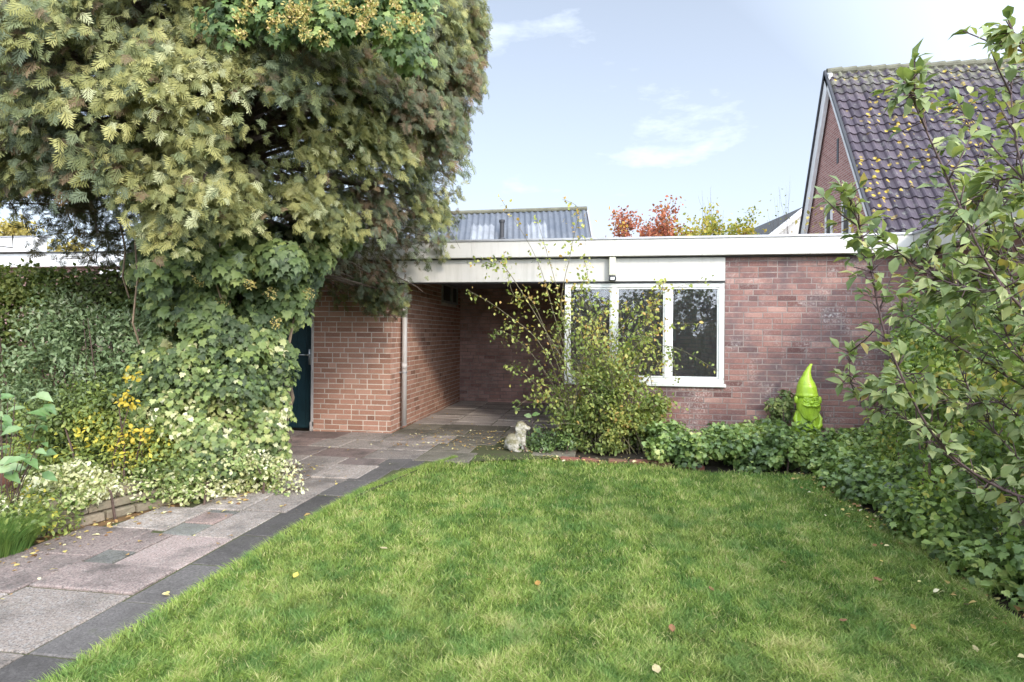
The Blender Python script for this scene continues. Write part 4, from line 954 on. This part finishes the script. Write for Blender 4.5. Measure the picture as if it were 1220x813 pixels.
# a few tall stemmed weeds by the dog
root = empty('weed_sprig', (2.0,-.55,0), 'single thin sprig with three broad leaves behind the stone dog', 'weed'); m = MB(); q = [(2.0,-.55,0),(2.02,-.55,.25),(2.0,-.56,.42)]; m.tube(q,[.005,.004,.003],5); m.build_each('stem', M['twig'], root)
P = np.array([(2.0,-.56,.42),(2.01,-.56,.40),(2.02,-.55,.25),(2.02,-.55,.22)]); leaves('foliage', LM['broad'], root, P, np.array([(1,0,.3),(-1,0,.3),(.9,-.2,-.2),(.2,-.5,-.5)]), np.array([(0,-.7,.7)]*4), .11, T_OVW, np.array([.6,.8,.4,.3]))
# right hedge mass
bl = []
for k in range(480):
    y = random.uniform(-6.5,-.15); z = random.uniform(.08,1.75); x0 = 5.15 + .22*math.sin(y*2.3) + .10*z + (.35 if y > -1.0 else 0) + (.25*(z-1.1) if z > 1.1 else 0); x = x0 + random.random()**1.6*1.1
    if y > -1.3 and z > 1.0: x += .3
    qx, qy = proj(np.array([min(x,6.5), y, z]))
    if y > -5 and qx - 22 < np.interp(qy, [300,400,480,520,560,620,700], [1078,1062,1038,1012,1005,1065,1145]): continue
    bl.append((np.array([min(x,6.5), y, z]), (.20,.22,.17)))
bush('leafy_hedge', 'dense untrimmed green hedge along the right side of the lawn', 'hedge', (5.7,-3,0), bl, 62000, T_OVW, .048, LM['right'], .35, .8, .8, .3, 90, .47, 2.2, .6)
bl = [(np.array([5.06+random.uniform(-.12,.25), random.uniform(-5.2,-1.2), random.uniform(.03,.28)]), (.14,.16,.12)) for k in range(85)]
bush('hedge_foot_ivy', 'dark ivy leaves at the foot of the right-hand hedge along the lawn edge', 'ivy', (5.0,-3,0), bl, 10000, T_IVY, .05, LM['bed'], .4, .6, .8, .3, 10, .5, 3, .5)

# apple tree branches at right
def apple():
    tb = W(2.75, 2.6, 0); root = empty('apple_tree', tb, 'apple tree with dark bare-ended branches and large leaves reaching in from the right', 'tree')
    m = MB(); m.tube([tb, tb+[0,0,.7], tb+[-.03,.02,1.15]], [.075,.06,.055], 10); fork = tb+[-.03,.02,1.1]
    br = [([(1240,595),(1130,540),(1062,420),(1035,310),(1012,232)],2.5,.010,1),
          ([(1240,350),(1160,345),(1105,325),(1050,285)],2.3,.010,1),
          ([(1240,470),(1170,430),(1120,400),(1075,370)],2.6,.008,.8),
          ([(1240,390),(1180,320),(1130,215),(1090,125),(1080,100)],2.2,.008,.75),
          ([(1240,330),(1200,250),(1165,170),(1140,120)],2.5,.006,.6),
          ([(1240,260),(1215,190),(1205,120),(1208,85)],2.1,.008,.8),
          ([(1240,420),(1205,330),(1175,270),(1150,225)],2.4,.006,.7),
          ([(1240,620),(1150,560),(1080,500),(1020,470),(1012,420)],2.9,.007,.8),
          ([(1240,510),(1190,480),(1140,480),(1095,445),(1050,470)],2.8,.007,.9),
          ([(1240,290),(1170,250),(1125,262),(1090,300)],2.6,.006,.9),
          ([(1240,370),(1170,368),(1128,350),(1098,345)],2.9,.006,1.0),
          ([(1240,560),(1190,520),(1150,455),(1135,400)],2.7,.006,.9),
          ([(1240,230),(1190,215),(1165,245),(1140,300)],2.3,.006,1),
          ([(1240,100),(1225,60),(1205,35)],2.2,.006,.7),([(1240,320),(1185,300),(1165,330),(1150,380)],2.6,.006,1.1),([(1240,450),(1200,400),(1185,340),(1190,280)],2.5,.006,1.1)]
    LP = []; LF = []
    for pts, D_, r, dn in br:
        P_ = [at(x,y,D_ + .12*i*(.5-(len(pts)%2))) for i, (x,y) in enumerate(pts)]; P_ = [fork, (fork+P_[0])/2 + UP*.05] + P_; q = []
        for i in range(len(P_)-1):
            p0 = P_[max(i-1,0)]; p1, p2 = P_[i], P_[i+1]; p3 = P_[min(i+2,len(P_)-1)]
            for t in np.linspace(0,1,7,endpoint=False): q.append(.5*((2*p1)+(-p0+p2)*t+(2*p0-5*p1+4*p2-p3)*t*t+(-p0+3*p1-3*p2+p3)*t**3))
        q.append(P_[-1]); nq = len(q); m.tube(q, list(np.linspace(r*.85,r*.22,nq)), 7)
        for i in range(int(nq*.3), nq):
            t = unit(q[min(i+1,nq-1)]-q[i-1])
            for k in range(rng.poisson(3.3*dn)):
                d = unit(t*.5 + rdir(1)[0]*.9); spur = q[i] + d*random.uniform(.02,.07)
                m.tube([q[i], spur], [.003,.002], 4)
                for j in range(random.choice([1,2,3])): LP.append(spur); LF.append(unit(d + rdir(1)[0]*.7 + t*.3))
            if random.random() < .16*dn:       # side twig
                d = unit(t*.6 + rdir(1)[0]*.8 + UP*.2); L_ = random.uniform(.12,.3); s2 = [q[i], q[i]+d*L_*.5+UP*.01, q[i]+d*L_+UP*.04]; m.tube(s2, [.004,.003,.002], 5)
                for f in (.35,.5,.65,.8,.9,1.0,1.0):
                    LP.append(s2[0]+(s2[2]-s2[0])*f); LF.append(unit(d*.6 + rdir(1)[0]*.7))
        for j in range(7): LP.append(q[-1-(j>3)]); LF.append(unit(unit(q[-1]-q[-3]) + rdir(1)[0]*.75))
    m.build('branches', M['twig_apple'], root, True)
    P = np.array(LP); F_ = np.array(LF); n = len(P); nr = unit(UP*1.0 + rdir(n)*.55 - FWD*.25)
    leaves('foliage', LM['apple'], root, P, F_ - UP*.12, nr, rng.uniform(.036,.078,n), tpl_oval(.5,.22), np.clip(rng.normal(.55,.24,n),0,1))
apple()

# big hedge behind the viewpoint (seen only in the panes)
bl = [(np.array([random.uniform(-9,11), -15+random.uniform(-.5,.5), random.uniform(.2,3.1)]), (.6,.5,.5)) for k in range(270)]
bush('garden_hedge', 'tall garden hedge behind the viewpoint reflected in the window panes', 'hedge', (0,-15,0), bl, 26000, T_OVW, .17, LM['right'], .3, .8, .8, .3, 0, .3, 1, .5, cull=False)

# ---------------------------------------------------------------- edging bricks
specs = [(2.50,-1.12,.02),(2.73,-1.13,-.05),(3.02,-1.12,.04),(3.25,-1.10,-.02),(3.48,-1.14,.08),(3.80,-1.25,.1)]
desc = ['red edging brick at the left end of the row below the rose bush','second red edging brick from the left below the rose bush','third red edging brick from the left below the rose bush','fourth red edging brick from the left below the rose bush','red edging brick at the edge of the ivy bed','red edging brick farthest right, half under the ivy']
me0 = None
for (x, y, rz), d in zip(specs, desc):
    if me0 is None:
        mb = MB(); mb.box((-.105,-.05,-.05),(.105,.05,.045),.5,.009); o = mb.build('edging_brick', M['brick_loose']); me0 = o.data
    else: o = bpy.data.objects.new('edging_brick', me0); COL.objects.link(o)
    o.location = (x, y, 0); o.rotation_euler = (random.uniform(-.06,.06), random.uniform(-.05,.05), rz); meta(o, d, 'brick', 'red edging bricks by the rose bush')

# ---------------------------------------------------------------- gnome
def lathe_fn(fn, nz_, na, center, name, mat, parent):
    V = []; F = []
    for i in range(nz_+1):
        for k in range(na):
            V.append(np.array(center) + np.array(fn(i/nz_, 2*math.pi*k/na)))
    for i in range(nz_):
        for k in range(na): F.append((i*na+k, i*na+(k+1)%na, (i+1)*na+(k+1)%na, (i+1)*na+k))
    F.append(tuple(range(na-1,-1,-1))); F.append(tuple(nz_*na+k for k in range(na)))
    return mk(name, V, F, mat, parent, [.5]*len(V), True)
def ellip(mb, c, r, n=14, f=None):
    V = []; F = []
    for i in range(n+1):
        th = math.pi*i/n
        for k in range(n*2):
            ph = math.pi*k/n; d = np.array([math.sin(th)*math.cos(ph), math.sin(th)*math.sin(ph), math.cos(th)]); s = f(d) if f else 1
            V.append(np.array(c) + d*np.array(r)*s)
    for i in range(n):
        for k in range(n*2): F.append((i*n*2+k, (i+1)*n*2+k, (i+1)*n*2+(k+1)%(n*2), i*n*2+(k+1)%(n*2)))
    mb.add(V, F)
def gnome():
    b = np.array([5.21,-.36,0.]); m_, nt, out = nmat('lime_gloss'); c = mixc(nt, (.38,.56,.04,1), (.30,.46,.04,1), mapr(nt, noise_n(nt, 9, 4), .4, .7)); c = mixc(nt, c, (.10,.11,.03,1), mapr(nt, noise_n(nt, 28, 6, .75), .52, .75, 0, .5))
    p = princ(nt, out, c, .34, None, .5); LG = m_
    root = empty('garden_gnome', b, 'glossy lime-green garden gnome standing in ivy against the weathered wall', 'garden gnome')
    def body(t, a):         # coat widening downwards, tucked in at the hem
        z = .28 + .30*t; r = np.interp(t, [0,.03,.12,.3,.65,1], [.09,.125,.142,.138,.122,.10]); fr = -math.sin(a)
        fold = .006*math.sin(a*10)*(1-t); return (math.cos(a)*(r+fold), math.sin(a)*(r*.85+fold), z)
    lathe_fn(body, 22, 48, b, 'body', LG, root)
    m = MB(); m.tube([b+[-.05,0,0.0],b+[-.05,0,.29]], [.055,.05], 14); m.tube([b+[.05,0,0.0],b+[.05,0,.29]], [.055,.05], 14); ellip(m, b+[-.05,-.05,.03],(.055,.09,.045)); ellip(m, b+[.05,-.05,.03],(.055,.09,.045)); m.build('legs', LG, root, True)
    m = MB(); 
    for s in (-1,1): 
        m.tube([b+[s*.10,.0,.53],b+[s*.132,-.02,.45],b+[s*.125,-.06,.38],b+[s*.08,-.105,.36]], [.026,.030,.028,.022], 12); ellip(m, b+[s*.07,-.115,.36],(.026,.022,.026),8)
        for q in range(4): m.tube([b+[s*(.075-.0),-.128,.378-.012*q], b+[s*.045,-.138,.376-.012*q], b+[s*.03,-.132,.374-.012*q]], [.0085,.0085,.007], 6)
    m.build('arms', LG, root, True)
    def head(t, a):
        z = .52 + .19*t; r = .112*math.sqrt(max(.02, 1-((t-.45)/.85)**2)); return (math.cos(a)*r*1.05, math.sin(a)*r, z)
    lathe_fn(head, 14, 36, b, 'head', LG, root)
    # beard: grooved wedge with moustache
    V = []; F = []; nx_, ny_ = 33, 22
    for j in range(ny_+1):
        t = j/ny_; hw = np.interp(t, [0,.35,.75,1], [.112,.125,.075,.008]); z = .645 - .21*t
        for i in range(nx_+1):
            u = i/nx_*2-1; x = u*hw; y = -math.sqrt(max(0, .128**2-(x*.85)**2)) - .022*(1-u*u)*(1-.5*t) - .006*math.sin(u*26+t*5)*(.4+t*.6); V.append(b+[x,y,z])
    for j in range(ny_):
        for i in range(nx_): q = j*(nx_+1)+i; F.append((q, q+nx_+1, q+nx_+2, q+1))
    o = mk('beard', V, F, LG, root, [.5]*len(V), True); sm = o.modifiers.new('thick','SOLIDIFY'); sm.thickness = .02
    m = MB(); 
    for s in (-1,1): m.tube([b+[0,-.155,.62], b+[s*.035,-.16,.613], b+[s*.075,-.142,.62], b+[s*.10,-.115,.64]], [.016,.018,.013,.004], 10)
    m.build('moustache', LG, root, True)
    m = MB(); ellip(m, b+[0,-.145,.65],(.026,.03,.022),10); 
    for s in (-1,1): ellip(m, b+[s*.065,-.10,.645],(.03,.025,.022),10)
    m.build('nose', LG, root, True)
    m = MB(); 
    for s in (-1,1): 
        ring = [b+[s*.048+.037*math.cos(k*math.pi/8), -.128+abs(math.cos(k*math.pi/8)*s*.0), .685+.024*math.sin(k*math.pi/8)] for k in range(17)]; m.tube(ring, .006, 6, cap=False)
    m.tube([b+[-.012,-.13,.69],b+[.012,-.13,.69]], .005, 6); m.build('spectacles', LG, root, True)
    m = MB(); 
    for s in (-1,1): ellip(m, b+[s*.048,-.112,.685],(.012,.008,.009),8)
    m.build('eyes', LG, root, True)
    for s in (-1,1):
        m = MB(); ellip(m, b+[s*.128,-.02,.665],(.022,.02,.04),10, lambda d: 1+.25*max(0,d[2])); m.build('ear', LG, root, True)
    def hat(t, a):
        r = np.interp(t, [0,.04,.1,.3,.42,.46,.6,.8,.93,1], [.118,.126,.116,.104,.082,.078,.050,.028,.016,.004]); z = .705 + .385*min(t,.93)/.93*.97 + (.0 if t < .93 else .01)
        cx = np.interp(t, [0,.3,.5,.7,.85,1], [0,-.005,-.012,.0,.022,.058]); cy = .01
        r = r*(1+.06*math.exp(-((t-.40)/.03)**2)); return (cx+math.cos(a)*r, cy+math.sin(a)*r*.95, z)
    lathe_fn(hat, 46, 40, b, 'hat', LG, root)
gnome()
# ---------------------------------------------------------------- stone dog
def dog():
    b = np.array([1.88,-.80,.02]); m_, nt, out = nmat('weathered_stone')
    c = mixc(nt, (.52,.49,.44,1), (.20,.19,.12,1), mapr(nt, noise_n(nt, 16, 6, .7), .42, .6))
    sx = N(nt, 'ShaderNodeNewGeometry'); s3 = N(nt, 'ShaderNodeSeparateXYZ'); nt.links.new(sx.outputs['Normal'], s3.inputs[0])
    c = mixc(nt, c, (.17,.15,.08,1), mapr(nt, s3.outputs[2], .05, .7, 0, .8)); princ(nt, out, c, .95, bump(nt, noise_n(nt, 70, 5), .8, .006), .2)
    root = empty('dog_statue', b, 'weathered white stone statue of a seated dog facing right on the lawn edge', 'statue')
    m = MB()
    ellip(m, b+[-.065,.0,.115],(.105,.085,.105)); ellip(m, b+[.015,0,.17],(.07,.07,.11)); ellip(m, b+[.035,0,.235],(.055,.06,.05))      # haunch, chest, neck
    ellip(m, b+[.035,0,.30],(.062,.058,.052)); ellip(m, b+[.095,0,.285],(.045,.034,.03)); ellip(m, b+[.128,0,.288],(.014,.018,.013),8)  # head, muzzle, nose
    ellip(m, b+[.02,0,.335],(.05,.052,.03))
    for s in (-1,1):
        ellip(m, b+[-.01,s*.052,.285],(.028,.018,.052),10)                 # ears
        ellip(m, b+[.082,s*.026,.318],(.012,.012,.012),8)                  # brow
        m.tube([b+[.04,s*.038,.19],b+[.062,s*.038,.10],b+[.062,s*.038,.03]], [.036,.027,.026], 12); ellip(m, b+[.078,s*.038,.026],(.042,.026,.022),10)  # forelegs, paws
        ellip(m, b+[-.055,s*.06,.085],(.075,.04,.07),12); ellip(m, b+[.0,s*.07,.028],(.055,.026,.022),10)       # hind legs
    m.tube([b+[-.13,0,.05],b+[-.165,.02,.06],b+[-.16,.05,.10]], [.025,.02,.012], 10)
    o = m.build('body', m_, root, True); rm = o.modifiers.new('merge','REMESH'); rm.mode = 'VOXEL'; rm.voxel_size = .006; rm.use_smooth_shade = True
    s_ = o.modifiers.new('soft','SMOOTH'); s_.iterations = 3
    m = MB(); m.box(b+[-.16,-.095,-.04], b+[.12,.095,.012], .5, .012); m.build('plinth', m_, root)
dog()

# ---------------------------------------------------------------- fallen leaves
def fl_mat(name, col): return plain(name, col, .7, .3, 40)
FM = [fl_mat('fallen_ochre',(.42,.24,.06)), fl_mat('fallen_pale',(.48,.40,.22)), fl_mat('fallen_brown',(.26,.12,.06)), fl_mat('fallen_yellow',(.62,.50,.10))]
TV, TF = tpl_oval(.62,-.12)
protos = []
for m_ in FM:
    me = bpy.data.meshes.new('fallen_leaf'); me.from_pydata([tuple(v*.075) for v in TV], [], [tuple(f) for f in TF]); me.materials.append(m_); protos.append(me)
lawn_px = [(350,690,3),(570,575,0),(610,605,2),(587,692,0),(640,693,0),(432,610,0),(457,590,3),(548,590,3),(735,627,1),(780,793,1),(800,745,2),(930,670,2),(1160,770,1),(1148,722,1),(845,700,2),(700,665,1),(905,655,1),(500,640,0),(462,655,1),(1040,690,2),(960,600,1),(1085,745,0),(1010,740,2)]
for (px, py, k) in lawn_px:
    r = at(px,py,1)-CAM; t = -1.375/r[2]; p = CAM + r*t
    o = bpy.data.objects.new('fallen_leaf', protos[k]); COL.objects.link(o); o.location = (p[0], p[1], .052); o.rotation_euler = (random.uniform(-.5,.5), random.uniform(-.4,.4), random.uniform(0,6.28)); o.scale = (random.uniform(.45,.8),)*3
    meta(o, 'small curled dry leaf lying on the mown grass', 'fallen leaf', 'fallen leaves on the lawn')
k = 1500; P = []
def sc_(n, fx, fy, z): return np.stack([fx(n), fy(n), np.full(n, z)], 1)
P = np.concatenate([sc_(130, lambda n: rng.normal(-.1,.13,n), lambda n: rng.uniform(-3.4,-2.0,n), .056), sc_(420, lambda n: rng.uniform(.3,2.2,n), lambda n: rng.uniform(-.95,.45,n), .056),
    sc_(150, lambda n: rng.normal(-.62,.12,n), lambda n: rng.uniform(-4.9,-3.4,n), .05), sc_(60, lambda n: rng.uniform(-.4,.7,n), lambda n: rng.uniform(-5.5,-.2,n), .056), sc_(260, lambda n: rng.normal(4.95,.18,n), lambda n: rng.uniform(-5.2,-1.2,n), .045), sc_(120, lambda n: rng.uniform(2.2,3.9,n), lambda n: rng.normal(-1.15,.1,n), .04), sc_(80, lambda n: rng.uniform(.1,4,n), lambda n: rng.uniform(.5,3.8,n), .056)])
n = len(P); LM['litter'] = leafmat('litter', [(0,(.20,.09,.04)),(.4,(.38,.22,.07)),(.75,(.55,.45,.14)),(1,(.68,.62,.42))], .1, .8)
meta(leaves('leaf_litter', LM['litter'], None, P, unit(rdir(n)*[1,1,.15]), unit(UP+rdir(n)*.35), rng.uniform(.015,.05,n), T_OVW, rng.random(n)), 'scattered small dead leaves on the paving and along the bed edges', 'leaf litter', kind='stuff')
# weeds and moss along slab joints / lawn fringe overhanging the border
k = 9000; yy = rng.uniform(-7.5,-1.3,k); ex = np.interp(yy, [-12,-7,-5.6,-5,-3.7,-2.8,-2.0,-1.35], [.73,.73,.73,.73,.73,.79,.98,1.25]); P = np.stack([ex+np.abs(rng.normal(0,.02,k))-.012, yy, np.full(k,.02)],1)
lean = np.stack([-rng.random(k)*1.3, rng.normal(size=k)*.4, np.zeros(k)],1)
meta(blades('grass_fringe', P, rng.uniform(.025,.06,k), np.full(k,.0022), lean, np.clip(rng.normal(.55,.2,k),0,.95), M['grass']), 'longer grass fringe flopping over the dark border slabs', 'grass', kind='stuff')
